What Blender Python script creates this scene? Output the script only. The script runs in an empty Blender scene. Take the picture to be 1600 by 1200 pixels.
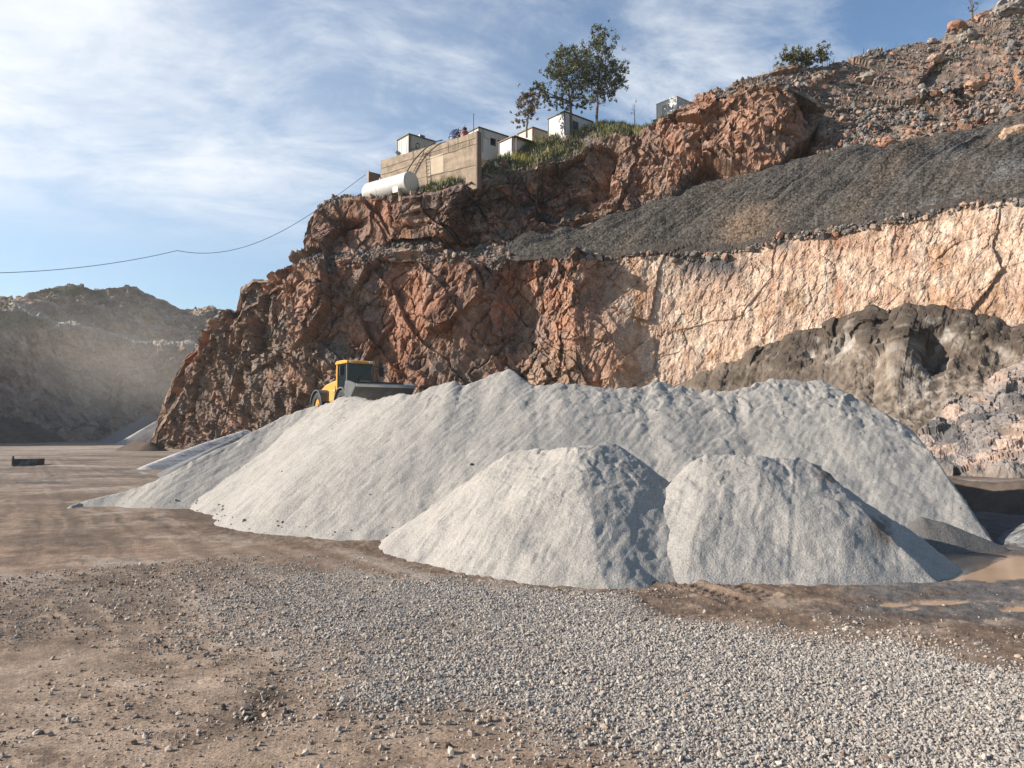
import bpy, math, random
import numpy as np
from mathutils import Vector, Matrix

random.seed(7)
RNG = np.random.default_rng(11)
scene = bpy.context.scene
COL = scene.collection
PI = math.pi

# ------------------------------------------------------------------ camera
F = 1180.0            # focal length in pixels of the 1600 px wide photograph
CAMZ = 2.4
HOR = 668.0           # row of the horizon in the photograph
TH = math.atan((HOR - 600.0) / F)
CT, ST = math.cos(TH), math.sin(TH)

cam_data = bpy.data.cameras.new('camera')
cam = bpy.data.objects.new('camera', cam_data)
COL.objects.link(cam)
cam.location = (0, 0, CAMZ)
cam.rotation_euler = (PI / 2 + TH, 0, 0)
cam_data.sensor_width = 36.0
cam_data.lens = 36.0 * F / 1600.0
cam_data.clip_start = 0.05
cam_data.clip_end = 6000
scene.camera = cam


def unproj(px, py, D):
    """world point seen at (px, py), at distance D ahead of the camera"""
    px, py, D = np.broadcast_arrays(np.asarray(px, float), np.asarray(py, float), np.asarray(D, float))
    x = (px - 800.0) / F
    y = -(py - 600.0) / F
    s = D / (CT - y * ST)
    return np.stack([x * s, D, CAMZ + s * (y * CT + ST)], -1)


def proj(P):
    X, Y, Z = P[..., 0], P[..., 1], P[..., 2] - CAMZ
    d = Y * CT + Z * ST
    d = np.where(d < 0.05, 0.05, d)
    u = -Y * ST + Z * CT
    return 800 + F * X / d, 600 - F * u / d


def py_of(z, D):
    y = np.tan(np.arctan2(np.asarray(z, float) - CAMZ, D) - TH)
    return 600 - F * y


def gdist(py):
    """distance of flat ground seen at row py"""
    y = -(np.asarray(py, float) - 600.0) / F
    return CAMZ / np.tan(-(np.arctan(y) + TH))


def line(pts, px, k=1):
    a = np.array(pts, float)
    return np.interp(px, a[:, 0], a[:, k])


# ------------------------------------------------------------------ noise
def _hash(ix, iy, iz, seed):
    h = (ix.astype(np.int64) * 374761393 + iy.astype(np.int64) * 668265263 + iz.astype(np.int64) * 2147483647 * 3 + seed * 974634777) & 0xFFFFFFFF
    h = h.astype(np.uint32)
    h ^= h >> np.uint32(15)
    h *= np.uint32(0x2c1b3c6d)
    h ^= h >> np.uint32(12)
    h *= np.uint32(0x297a2d39)
    h ^= h >> np.uint32(15)
    return h


def perlin(P, seed=0):
    P = np.asarray(P, float)
    i = np.floor(P)
    f = P - i
    ix, iy, iz = i[..., 0].astype(np.int64), i[..., 1].astype(np.int64), i[..., 2].astype(np.int64)
    u = f * f * f * (f * (f * 6 - 15) + 10)
    res = 0
    for dx in (0, 1):
        wx = u[..., 0] if dx else 1 - u[..., 0]
        for dy in (0, 1):
            wy = u[..., 1] if dy else 1 - u[..., 1]
            for dz in (0, 1):
                wz = u[..., 2] if dz else 1 - u[..., 2]
                h = _hash(ix + dx, iy + dy, iz + dz, seed)
                gx = (h & np.uint32(1023)).astype(float) / 511.5 - 1
                gy = ((h >> np.uint32(10)) & np.uint32(1023)).astype(float) / 511.5 - 1
                gz = ((h >> np.uint32(20)) & np.uint32(1023)).astype(float) / 511.5 - 1
                res = res + wx * wy * wz * (gx * (f[..., 0] - dx) + gy * (f[..., 1] - dy) + gz * (f[..., 2] - dz))
    return res * 1.3


def fbm(P, oct=4, seed=0, gain=0.5, ridged=False):
    P = np.asarray(P, float)
    a, s, tot = 1.0, 0.0, 0.0
    for o in range(oct):
        n = perlin(P * (2.03 ** o) + o * 17.3, seed + o)
        if ridged:
            n = 1 - 2 * np.abs(n)
        s = s + a * n
        tot += a
        a *= gain
    return s / tot


def facet(P, seed=0):
    """cells, each a randomly tilted plane: d in about -1..1, edge distance, two randoms per cell; b1 is 0 at the seed and rises to a sharp ridge at the cell's edge"""
    P = np.asarray(P, float)
    i = np.floor(P)
    ix, iy, iz = i[..., 0].astype(np.int64), i[..., 1].astype(np.int64), i[..., 2].astype(np.int64)
    n = P.shape[:-1]
    b1 = np.full(n, 9.0)
    b2 = np.full(n, 9.0)
    bh = np.zeros(n, np.uint32)
    bv = np.zeros(P.shape)
    for dx in (-1, 0, 1):
        for dy in (-1, 0, 1):
            for dz in (-1, 0, 1):
                h = _hash(ix + dx, iy + dy, iz + dz, seed)
                vx = ix + dx + (h & np.uint32(1023)).astype(float) / 1023 - P[..., 0]
                vy = iy + dy + ((h >> np.uint32(10)) & np.uint32(1023)).astype(float) / 1023 - P[..., 1]
                vz = iz + dz + ((h >> np.uint32(20)) & np.uint32(1023)).astype(float) / 1023 - P[..., 2]
                d = vx * vx + vy * vy + vz * vz
                c = d < b1
                b2 = np.where(c, b1, np.minimum(b2, d))
                b1 = np.where(c, d, b1)
                bh = np.where(c, h, bh)
                bv[..., 0] = np.where(c, vx, bv[..., 0])
                bv[..., 1] = np.where(c, vy, bv[..., 1])
                bv[..., 2] = np.where(c, vz, bv[..., 2])
    z = np.zeros_like(ix)
    h2 = _hash(bh.astype(np.int64), z, z + 5, seed + 91)
    h3 = _hash(bh.astype(np.int64), z + 3, z, seed + 191)
    g = [((h2 >> np.uint32(k)) & np.uint32(1023)).astype(float) / 511.5 - 1 for k in (0, 10, 20)]
    r1 = (h3 & np.uint32(65535)).astype(float) / 65535
    r2 = (h3 >> np.uint32(16)).astype(float) / 65535
    d = (r1 - 0.5) * 1.0 + 0.75 * (g[0] * bv[..., 0] + g[1] * bv[..., 1] + g[2] * bv[..., 2])
    return d, b1, r1, r2


def sstep(a, b, x):
    t = np.clip((x - a) / (b - a), 0, 1)
    return t * t * (3 - 2 * t)


def G(px, py, cx, cy, rx, ry):
    return np.exp(-((px - cx) / rx) ** 2 - ((py - cy) / ry) ** 2)


def mixc(c, col, w):
    w = np.clip(w, 0, 1)[..., None]
    return c * (1 - w) + np.array(col) * w


# ------------------------------------------------------------------ object helpers
def tag(o, label=None, cat=None, group=None, kind=None):
    if label: o['label'] = label
    if cat: o['category'] = cat
    if group: o['group'] = group
    if kind: o['kind'] = kind
    return o


def empty(name, loc=(0, 0, 0), rz=0.0):
    o = bpy.data.objects.new(name, None)
    o.empty_display_size = 0.3
    COL.objects.link(o)
    o.location = loc
    o.rotation_euler = (0, 0, rz)
    return o


def np_mesh(name, V, faces, mat, col=None, parent=None, smooth=False, origin=None):
    """faces: one (n,k) index array or a list of such arrays"""
    V = np.asarray(V, float).reshape(-1, 3)
    if origin is not None:
        V = V - np.asarray(origin)
    if not isinstance(faces, list):
        faces = [faces]
    me = bpy.data.meshes.new(name)
    me.vertices.add(len(V))
    me.vertices.foreach_set('co', V.astype(np.float32).ravel())
    loops = np.concatenate([f.ravel() for f in faces]).astype(np.int32)
    tot = np.concatenate([np.full(len(f), f.shape[1], np.int32) for f in faces])
    start = np.concatenate([[0], np.cumsum(tot)[:-1]]).astype(np.int32)
    me.loops.add(len(loops))
    me.loops.foreach_set('vertex_index', loops)
    me.polygons.add(len(tot))
    me.polygons.foreach_set('loop_start', start)
    me.polygons.foreach_set('loop_total', tot)
    me.polygons.foreach_set('use_smooth', np.full(len(tot), smooth, bool))
    if col is not None:
        a = me.attributes.new('Col', 'FLOAT_COLOR', 'POINT')
        c = np.ones((len(V), 4), np.float32)
        c[:, :3] = np.clip(np.asarray(col).reshape(-1, 3), 0.005, 0.95)
        a.data.foreach_set('color', c.ravel())
    me.update(calc_edges=True)
    me.validate()
    if mat: me.materials.append(mat)
    o = bpy.data.objects.new(name, me)
    COL.objects.link(o)
    if origin is not None: o.location = tuple(origin)
    if parent: o.parent = parent
    return o


def grid_faces(nr, nc, keep=None, flip=False):
    i = np.arange(nr * nc).reshape(nr, nc)
    f = np.stack([i[:-1, :-1], i[:-1, 1:], i[1:, 1:], i[1:, :-1]], -1)
    if keep is not None:
        k = keep[:-1, :-1] | keep[:-1, 1:] | keep[1:, 1:] | keep[1:, :-1]
        f = f[k]
    f = f.reshape(-1, 4)
    return f[:, ::-1] if flip else f


def grid_normals(P):
    du = np.gradient(P, axis=1)
    dv = np.gradient(P, axis=0)
    n = np.cross(du, dv)
    n /= np.linalg.norm(n, axis=-1, keepdims=True) + 1e-9
    return n


class MB:
    """collects boxes, tubes, prisms; build() links them as one mesh object"""
    def __init__(s):
        s.v, s.f = [], []

    def add(s, V, Fc, M=None):
        b = len(s.v)
        for p in V:
            p = Vector(p)
            if M is not None: p = M @ p
            s.v.append(tuple(p))
        s.f += [tuple(b + i for i in f) for f in Fc]
        return s

    def box(s, lo, hi, M=None):
        x0, y0, z0 = lo
        x1, y1, z1 = hi
        V = [(x0, y0, z0), (x1, y0, z0), (x1, y1, z0), (x0, y1, z0), (x0, y0, z1), (x1, y0, z1), (x1, y1, z1), (x0, y1, z1)]
        return s.add(V, [(0, 3, 2, 1), (4, 5, 6, 7), (0, 1, 5, 4), (1, 2, 6, 5), (2, 3, 7, 6), (3, 0, 4, 7)], M)

    def prism(s, poly, y0, y1, M=None):
        """poly in (x, z), extruded along y"""
        n = len(poly)
        V = [(x, y0, z) for x, z in poly] + [(x, y1, z) for x, z in poly]
        Fc = [tuple(range(n)), tuple(range(2 * n - 1, n - 1, -1))]
        Fc += [(i, i + n, (i + 1) % n + n, (i + 1) % n) for i in range(n)]
        return s.add(V, Fc, M)

    def tube(s, pts, r, seg=8, caps=True):
        pts = [Vector(p) for p in pts]
        rs = r if isinstance(r, (list, tuple)) else [r] * len(pts)
        V, Fc = [], []
        for k, p in enumerate(pts):
            d = (pts[min(k + 1, len(pts) - 1)] - pts[max(k - 1, 0)]).normalized()
            up = Vector((0, 0, 1)) if abs(d.z) < 0.95 else Vector((1, 0, 0))
            a = d.cross(up).normalized()
            b = a.cross(d)
            for j in range(seg):
                t = 2 * PI * j / seg
                V.append(p + (a * math.cos(t) + b * math.sin(t)) * rs[k])
        for k in range(len(pts) - 1):
            for j in range(seg):
                j2 = (j + 1) % seg
                Fc.append((k * seg + j, k * seg + j2, (k + 1) * seg + j2, (k + 1) * seg + j))
        if caps:
            Fc.append(tuple(range(seg - 1, -1, -1)))
            Fc.append(tuple((len(pts) - 1) * seg + j for j in range(seg)))
        return s.add(V, Fc)

    def build(s, name, mat, parent=None, bevel=0.0, smooth=False):
        me = bpy.data.meshes.new(name)
        me.from_pydata(s.v, [], s.f)
        me.materials.append(mat)
        if smooth:
            for p in me.polygons: p.use_smooth = True
        me.update()
        o = bpy.data.objects.new(name, me)
        COL.objects.link(o)
        if parent: o.parent = parent
        if bevel:
            m = o.modifiers.new('bevel', 'BEVEL')
            m.width = bevel
            m.segments = 2
            m.limit_method = 'ANGLE'
        return o


# ------------------------------------------------------------------ materials
def _nt(name):
    m = bpy.data.materials.new(name)
    m.use_nodes = True
    nt = m.node_tree
    b = nt.nodes['Principled BSDF']
    return m, nt, b


def N(nt, t, **kw):
    n = nt.nodes.new(t)
    for k, v in kw.items():
        if k.startswith('i_'):
            key = k[2:]
            n.inputs[int(key) if key.isdigit() else key].default_value = v
        else:
            setattr(n, k, v)
    return n


def solid(name, c, var=0.15, scale=3.0, rough=0.6, metal=0.0, bump=0.0, bscale=30.0, dirt=None, dirtamt=0.5, spec=0.4, stretch=None):
    """plain procedural surface: base colour varied by noise, optional dirt patches and bump"""
    m, nt, b = _nt(name)
    L = nt.links.new
    tc = N(nt, 'ShaderNodeTexCoord')
    co = tc.outputs['Object']
    if stretch:
        mp = N(nt, 'ShaderNodeMapping')
        mp.inputs['Scale'].default_value = stretch
        L(co, mp.inputs['Vector'])
        co = mp.outputs['Vector']
    n = N(nt, 'ShaderNodeTexNoise', i_Scale=scale, i_Detail=6.0, i_Roughness=0.65)
    L(co, n.inputs['Vector'])
    r = N(nt, 'ShaderNodeValToRGB')
    r.color_ramp.elements[0].position = 0.3
    r.color_ramp.elements[1].position = 0.72
    r.color_ramp.elements[0].color = (*[x * (1 - var) for x in c], 1)
    r.color_ramp.elements[1].color = (*[min(1, x * (1 + var)) for x in c], 1)
    L(n.outputs['Fac'], r.inputs['Fac'])
    out = r.outputs['Color']
    if dirt:
        n2 = N(nt, 'ShaderNodeTexNoise', i_Scale=scale * 0.6, i_Detail=8.0, i_Roughness=0.7)
        L(co, n2.inputs['Vector'])
        r2 = N(nt, 'ShaderNodeMapRange', i_1=0.48, i_2=0.68, i_3=0.0, i_4=dirtamt)
        L(n2.outputs['Fac'], r2.inputs[0])
        mx = N(nt, 'ShaderNodeMix', data_type='RGBA')
        L(r2.outputs[0], mx.inputs[0])
        L(out, mx.inputs[6])
        mx.inputs[7].default_value = (*dirt, 1)
        out = mx.outputs[2]
    L(out, b.inputs['Base Color'])
    b.inputs['Roughness'].default_value = rough
    b.inputs['Metallic'].default_value = metal
    b.inputs['Specular IOR Level'].default_value = spec
    if bump:
        n3 = N(nt, 'ShaderNodeTexNoise', i_Scale=bscale, i_Detail=5.0)
        L(tc.outputs['Object'], n3.inputs['Vector'])
        bp = N(nt, 'ShaderNodeBump', i_Strength=bump, i_Distance=0.05)
        L(n3.outputs['Fac'], bp.inputs['Height'])
        L(bp.outputs[0], b.inputs['Normal'])
    return m


def earthy(name, fine=3.0, grain=12.0, var=0.35, gvar=0.35, bump=0.6, bdist=0.15, rough=0.95, cell=0.0, cellvar=0.5, spec=0.15):
    """vertex colour 'Col' (own colours, plus a few painted tones of sun and shade) broken up by two scales of noise, and pebble cells"""
    m, nt, b = _nt(name)
    L = nt.links.new
    at = N(nt, 'ShaderNodeAttribute', attribute_name='Col')
    geo = N(nt, 'ShaderNodeNewGeometry')
    co = geo.outputs['Position']
    n1 = N(nt, 'ShaderNodeTexNoise', i_Scale=fine, i_Detail=7.0, i_Roughness=0.68)
    n2 = N(nt, 'ShaderNodeTexNoise', i_Scale=grain, i_Detail=3.0, i_Roughness=0.6)
    L(co, n1.inputs['Vector'])
    L(co, n2.inputs['Vector'])
    a = N(nt, 'ShaderNodeMapRange', i_1=0.3, i_2=0.7, i_3=1 - var, i_4=1 + var)
    c = N(nt, 'ShaderNodeMapRange', i_1=0.3, i_2=0.7, i_3=1 - gvar, i_4=1 + gvar)
    L(n1.outputs['Fac'], a.inputs[0])
    L(n2.outputs['Fac'], c.inputs[0])
    mu = N(nt, 'ShaderNodeMath', operation='MULTIPLY')
    L(a.outputs[0], mu.inputs[0])
    L(c.outputs[0], mu.inputs[1])
    fac = mu.outputs[0]
    hadd = N(nt, 'ShaderNodeMath', operation='MULTIPLY_ADD', i_1=0.45)
    L(n2.outputs['Fac'], hadd.inputs[0])
    L(n1.outputs['Fac'], hadd.inputs[2])
    height = hadd.outputs[0]
    if cell:
        v = N(nt, 'ShaderNodeTexVoronoi', i_Scale=cell)
        L(co, v.inputs['Vector'])
        sp = N(nt, 'ShaderNodeSeparateColor')
        L(v.outputs['Color'], sp.inputs[0])
        mr = N(nt, 'ShaderNodeMapRange', i_1=0.0, i_2=1.0, i_3=1 - cellvar, i_4=1 + cellvar)
        L(sp.outputs[0], mr.inputs[0])
        m2 = N(nt, 'ShaderNodeMath', operation='MULTIPLY')
        L(fac, m2.inputs[0])
        L(mr.outputs[0], m2.inputs[1])
        fac = m2.outputs[0]
        h2 = N(nt, 'ShaderNodeMath', operation='MULTIPLY_ADD', i_1=-0.5)
        L(v.outputs['Distance'], h2.inputs[0])
        L(height, h2.inputs[2])
        height = h2.outputs[0]
    vm = N(nt, 'ShaderNodeVectorMath', operation='SCALE')
    L(at.outputs['Color'], vm.inputs[0])
    L(fac, vm.inputs['Scale'])
    L(vm.outputs[0], b.inputs['Base Color'])
    b.inputs['Roughness'].default_value = rough
    b.inputs['Specular IOR Level'].default_value = spec
    if bump:
        bp = N(nt, 'ShaderNodeBump', i_Strength=bump, i_Distance=bdist)
        L(height, bp.inputs['Height'])
        L(bp.outputs[0], b.inputs['Normal'])
    return m


M_ROCK = earthy('quarry rock', fine=1.3, grain=6.0, var=0.38, gvar=0.28, bump=0.8, bdist=0.22)
M_FAR = earthy('far rock', fine=0.4, grain=2.0, var=0.35, gvar=0.25, bump=0.8, bdist=0.5)
M_BANK = earthy('dark gravel', fine=0.7, grain=5.0, var=0.18, gvar=0.3, bump=0.7, bdist=0.12, cell=6.0, cellvar=0.55)
M_MUD = earthy('dried slurry', fine=0.8, grain=4.0, var=0.22, gvar=0.14, bump=0.5, bdist=0.12)
M_SAND = earthy('white crushed sand', fine=2.2, grain=30.0, var=0.10, gvar=0.24, bump=0.8, bdist=0.05)
M_GROUND = earthy('packed dirt', fine=2.4, grain=38.0, var=0.34, gvar=0.4, bump=0.7, bdist=0.03)
M_STONE = earthy('crushed stone', fine=30.0, grain=120.0, var=0.12, gvar=0.1, bump=0.0)
M_RUBBLE = earthy('rubble stone', fine=2.0, grain=9.0, var=0.3, gvar=0.2, bump=0.5, bdist=0.1)

# ------------------------------------------------------------------ sun and sky
SUN = Vector((-0.90, -0.04, 0.43)).normalized()
sd = bpy.data.lights.new('sun', 'SUN')
sd.energy = 5.0
sd.angle = math.radians(0.6)
sd.color = (1.0, 0.935, 0.86)
so = bpy.data.objects.new('sun', sd)
COL.objects.link(so)
so.rotation_euler = (-SUN).to_track_quat('-Z', 'Y').to_euler()
so.location = (-30, -20, 60)

w = bpy.data.worlds.new('World')
scene.world = w
w.use_nodes = True
nt = w.node_tree
L = nt.links.new
bg = nt.nodes['Background']
sky = N(nt, 'ShaderNodeTexSky', sky_type='NISHITA', sun_disc=False)
sky.sun_elevation = math.asin(SUN.z)
sky.sun_rotation = math.atan2(SUN.x, SUN.y)
sky.air_density = 1.0
sky.dust_density = 0.6
sky.ozone_density = 2.0
bg.inputs['Strength'].default_value = 0.085
tc = N(nt, 'ShaderNodeTexCoord')
sep = N(nt, 'ShaderNodeSeparateXYZ')
L(tc.outputs['Generated'], sep.inputs[0])


def wm(op, a, b=None, c=None, clamp=False):
    n = N(nt, 'ShaderNodeMath', operation=op)
    n.use_clamp = clamp
    for k, v in enumerate((a, b, c)):
        if v is None: continue
        if isinstance(v, (int, float)): n.inputs[k].default_value = v
        else: L(v, n.inputs[k])
    return n.outputs[0]


def wmr(v, a, b, c=0.0, d=1.0):
    n = N(nt, 'ShaderNodeMapRange', interpolation_type='SMOOTHSTEP', i_1=a, i_2=b, i_3=c, i_4=d)
    L(v, n.inputs[0])
    return n.outputs[0]


zc = wm('MAXIMUM', wm('ADD', sep.outputs[2], 0.10), 0.03)
cx = wm('DIVIDE', sep.outputs[0], zc)
cy = wm('DIVIDE', sep.outputs[1], zc)
comb = N(nt, 'ShaderNodeCombineXYZ')
L(cx, comb.inputs[0])
L(cy, comb.inputs[1])
mp = N(nt, 'ShaderNodeMapping')
mp.inputs['Rotation'].default_value = (0, 0, math.radians(24))
mp.inputs['Scale'].default_value = (0.80, 1.0, 1.0)
L(comb.outputs[0], mp.inputs['Vector'])
cn1 = N(nt, 'ShaderNodeTexNoise', i_Scale=1.15, i_Detail=11.0, i_Roughness=0.62, i_Distortion=0.9)
cn2 = N(nt, 'ShaderNodeTexNoise', i_Scale=3.6, i_Detail=10.0, i_Roughness=0.66, i_Distortion=0.5)
L(mp.outputs[0], cn1.inputs['Vector'])
L(mp.outputs[0], cn2.inputs['Vector'])
az = wm('DIVIDE', sep.outputs[0], wm('MAXIMUM', wm('ABSOLUTE', sep.outputs[1]), 0.05))     # tan of azimuth
el = sep.outputs[2]
left = wmr(az, 0.45, -0.75)                              # the bank of cloud thickens towards the sun
bank = wmr(el, 0.20, 0.30)
cover = wm('MULTIPLY_ADD', left, 0.15, -0.05)
dens = wm('ADD', wm('MULTIPLY', cn1.outputs['Fac'], 0.85), wm('MULTIPLY', cn2.outputs['Fac'], 0.50))
dens = wm('ADD', dens, cover)
mask = wmr(dens, 0.54, 0.96)
mask = wm('MULTIPLY', mask, wm('MULTIPLY_ADD', bank, 0.92, 0.06))
veil = wm('MULTIPLY', wm('MULTIPLY', left, wmr(el, 0.10, 0.30)), 0.30)
mask = wm('ADD', mask, wm('MULTIPLY', veil, wm('SUBTRACT', 1.0, mask)))
mask = wm('MULTIPLY', mask, wmr(sep.outputs[1], -0.15, 0.25))
mask = wm('MULTIPLY', mask, wmr(el, 0.85, 0.55))
mask = wm('MULTIPLY', mask, 0.95, clamp=True)
mixs = N(nt, 'ShaderNodeMix', data_type='RGBA')
L(mask, mixs.inputs[0])
tint = N(nt, 'ShaderNodeMix', data_type='RGBA', blend_type='MULTIPLY', i_0=1.0)
L(sky.outputs[0], tint.inputs[6])
tint.inputs[7].default_value = (1.06, 1.15, 1.19, 1)
L(tint.outputs[2], mixs.inputs[6])
mixs.inputs[7].default_value = (7.2, 7.45, 7.7, 1)
L(mixs.outputs[2], bg.inputs['Color'])

scene.view_settings.view_transform = 'Standard'
scene.view_settings.look = 'None'
scene.view_settings.gamma = 1.0
scene.view_settings.exposure = 0.75

# ------------------------------------------------------------------ colours of the rock
RED = (.30, .155, .102)
RUST = (.34, .20, .115)
BROWN = (.225, .165, .125)
GREY = (.165, .152, .142)
DARK = (.06, .055, .055)
CREAM = (.46, .345, .265)
PINK = (.39, .255, .185)
WHITE = (.56, .50, .43)
SOIL = (.115, .098, .08)

# ------------------------------------------------------------------ the quarry cliff
SKY_LINE = [(-200, 700), (225, 700), (240, 686), (255, 640), (272, 590), (292, 553), (330, 522), (374, 484), (379, 452), (395, 437), (440, 436), (456, 427),
            (473, 415), (479, 385), (486, 345), (500, 325), (520, 311), (560, 305), (600, 302), (655, 300), (700, 287), (745, 271),
            (775, 252), (800, 238), (853, 210), (900, 197), (932, 190), (965, 194), (1000, 202), (1026, 194), (1050, 180), (1075, 163),
            (1110, 143), (1150, 132), (1200, 119), (1215, 108), (1290, 101), (1340, 91), (1400, 72), (1470, 56), (1486, 38),
            (1530, 20), (1560, 10), (1600, -10), (1800, -70)]
LIP = [(-200, 702), (225, 702), (240, 688), (255, 642), (272, 592), (292, 555), (330, 524), (374, 486), (380, 465), (395, 456), (440, 448), (456, 432), (473, 418),
       (490, 412), (560, 406), (640, 402), (750, 411), (800, 407), (900, 402), (960, 402), (1010, 393), (1100, 396), (1150, 388), (1183, 381), (1233, 364),
       (1273, 363), (1333, 353), (1413, 337), (1500, 320), (1583, 310), (1800, 280)]
SHELF = [(-200, 700), (225, 700), (374, 484), (473, 415), (490, 406), (520, 398), (560, 392), (640, 384), (700, 384), (750, 388), (790, 378), (850, 370), (900, 360),
         (950, 345), (1000, 330), (1020, 315), (1080, 295), (1160, 276), (1215, 259), (1325, 230), (1407, 221), (1517, 204), (1600, 178), (1800, 140)]
BROW = [(-200, 700), (479, 400), (486, 350), (500, 330), (520, 318), (560, 312), (600, 308), (655, 306), (700, 296), (760, 279), (820, 270), (860, 264), (900, 250), (930, 226),
        (960, 212), (1000, 210), (1026, 202), (1050, 188), (1110, 156), (1200, 130), (1260, 150), (1300, 172), (1400, 165), (1500, 130), (1600, 110), (1800, 60)]
D_LIP = [(-200, 100), (225, 89), (240, 88), (480, 75), (800, 69), (1100, 63), (1400, 55.5), (1600, 51), (1800, 47)]
D_SHELF = [(-200, 102), (240, 90), (480, 76.5), (640, 74.5), (790, 72), (900, 71), (1000, 70), (1200, 67), (1400, 64.5), (1600, 62), (1800, 60)]
D_BROW = [(-200, 104), (240, 92), (480, 78), (560, 76), (655, 73), (745, 72), (800, 73.5), (900, 74), (1000, 74), (1200, 70), (1400, 69), (1600, 67), (1800, 65)]
D_SKY = [(-200, 106), (240, 94), (480, 80), (560, 77.5), (655, 75.5), (700, 74.5), (745, 75), (800, 78), (853, 78.3), (932, 78.8), (1000, 78), (1060, 77), (1200, 74), (1400, 77), (1600, 77), (1800, 76)]

NC = 1180
pxs = np.linspace(-60, 1790, NC)
jit = lambda s, a, f=0.03: a * fbm(np.stack([pxs * f, pxs * 0 + s, pxs * 0], -1), 4, seed=int(s))
d1 = line(D_LIP, pxs)
yl = line(LIP, pxs) + jit(3, 7) * sstep(240, 300, pxs)
ys = line(SHELF, pxs) + jit(4, 7) * sstep(480, 520, pxs)
yb = line(BROW, pxs) + jit(5, 8) * sstep(520, 560, pxs)
yk = line(SKY_LINE, pxs) + jit(6, 5, 0.06) * sstep(240, 300, pxs)
yb = np.maximum(yb, yk + 3)
ys = np.maximum(ys, yb + 3)
yl = np.maximum(yl, ys + 2)
d0 = d1 - 5.0 * sstep(230, 420, pxs) - 0.6
P0 = unproj(pxs, py_of(-0.6 + 0 * pxs, d0), d0)
P1 = unproj(pxs, yl, d1)
P2 = unproj(pxs, ys, line(D_SHELF, pxs))
P3 = unproj(pxs, yb, line(D_BROW, pxs))
P4 = unproj(pxs, yk, line(D_SKY, pxs))
dk = line(D_SKY, pxs)
P5 = unproj(pxs, yk, dk)
P5[:, 1] += 6
P5[:, 0] *= (dk + 6) / dk
P5[:, 2] += 0.1
P6 = P4.copy()
P6[:, 0] *= (dk + 45) / dk
P6[:, 1] += 45
P6[:, 2] -= 3


def seg(A, B, n, last=False, bulge=0.0):
    t = np.linspace(0, 1, n, endpoint=last)[:, None, None]
    S = A[None] * (1 - t) + B[None] * t
    S[..., 1] += bulge * np.sin(PI * t[..., 0])
    return S


rows = [seg(P0, P1, 270, bulge=0.8), seg(P1, P2, 40), seg(P2, P3, 150, bulge=0.5), seg(P3, P4, 60), seg(P4, P5, 14), seg(P5, P6, 12, True)]
segid = np.concatenate([np.full(r.shape[0], k) for k, r in enumerate(rows)])
Q = np.concatenate(rows, 0)
NR = Q.shape[0]
SEG = np.repeat(segid[:, None], NC, 1)
PX, PY = proj(Q)
nrm = grid_normals(Q)
if nrm[100, 600, 1] > 0: nrm = -nrm
nrm = nrm + np.array([0, -0.25, 0.05])
nrm /= np.linalg.norm(nrm, axis=-1, keepdims=True)
Pf = Q.reshape(-1, 3)
wob = np.stack([fbm(Pf / 7.0, 3, 50 + k) for k in range(3)], -1) * 0.9 + np.stack([fbm(Pf / 0.9, 2, 56 + k) for k in range(3)], -1) * 0.10
W = Pf + wob


def rotm(ax, ay, az):
    return np.array(Matrix.Rotation(ax, 3, 'X') @ Matrix.Rotation(ay, 3, 'Y') @ Matrix.Rotation(az, 3, 'Z'))


W1 = W @ rotm(0.1, 0.42, 0.3)
W2 = W @ rotm(0.5, -0.5, 0.9)
W3 = W @ rotm(-0.3, -0.55, 0.3)
low = (SEG == 0)
upf = (SEG == 2)
slope = (SEG == 3) | (SEG == 4) | (SEG == 5)
shelf = (SEG == 1)
pale = (sstep(880, 1010, PX + 34 * fbm(Pf / 4, 3, 9).reshape(NR, NC)) * low)
R_ = lambda q: [a.reshape(NR, NC) for a in q]
fA, cA, rA, qA = R_(facet(W1 / np.array([5.5, 6.5, 9.5]), 1))
fB, cB, rB, qB = R_(facet(W2 / np.array([2.0, 2.2, 3.4]), 2))
fC, cC, rC, qC = R_(facet(W3 / np.array([0.62, 1.0, 2.3]), 3))
fD, cD, rD, qD = R_(facet(W1 / np.array([0.32, 0.5, 1.0]), 4))
fE, cE, rE, qE = R_(facet(Pf / np.array([2.0, 2.0, 0.8]), 5))      # bedded blocks
n1 = fbm(Pf / 1.2, 4, 20).reshape(NR, NC)
nbig = fbm(Pf / 9.0, 4, 30).reshape(NR, NC)
nmid = fbm(Pf / 3.0, 4, 34).reshape(NR, NC)
nstr = fbm(Pf * np.array([1.3, 1.3, 0.10]), 4, 40).reshape(NR, NC)            # vertical drill and water streaks
nstr2 = fbm(Pf * np.array([0.5, 0.5, 0.05]), 3, 44).reshape(NR, NC)
nrid = fbm(Pf @ rotm(0.2, 0.5, 0.2) / np.array([1.6, 1.6, 4.0]), 4, 47, ridged=True).reshape(NR, NC)
frac = np.clip(0.62 + 1.4 * fbm(Pf / 6.0, 3, 60).reshape(NR, NC), 0.15, 1.25)   # how broken the rock is
leftw = sstep(640, 420, PX) * low
frac = np.clip(frac + 0.28 * leftw, 0, 1.3)
bed = np.clip(G(PX, PY, 860, 325, 90, 60) * 1.6 + G(PX, PY, 720, 330, 70, 50), 0, 1) * upf
smooth_red = np.clip(G(PX, PY, 700, 480, 95, 85) + 0.7 * G(PX, PY, 620, 345, 60, 40) + G(PX, PY, 560, 345, 65, 30), 0, 1)
amp = np.where(low, 1.0, np.where(upf, 1.05, np.where(shelf, np.where(PX > 790, 0.10, 0.35), 0.24)))
fadeL = sstep(228, 262, PX)
saw = lambda q: (q - np.floor(q)) - 0.5
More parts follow.
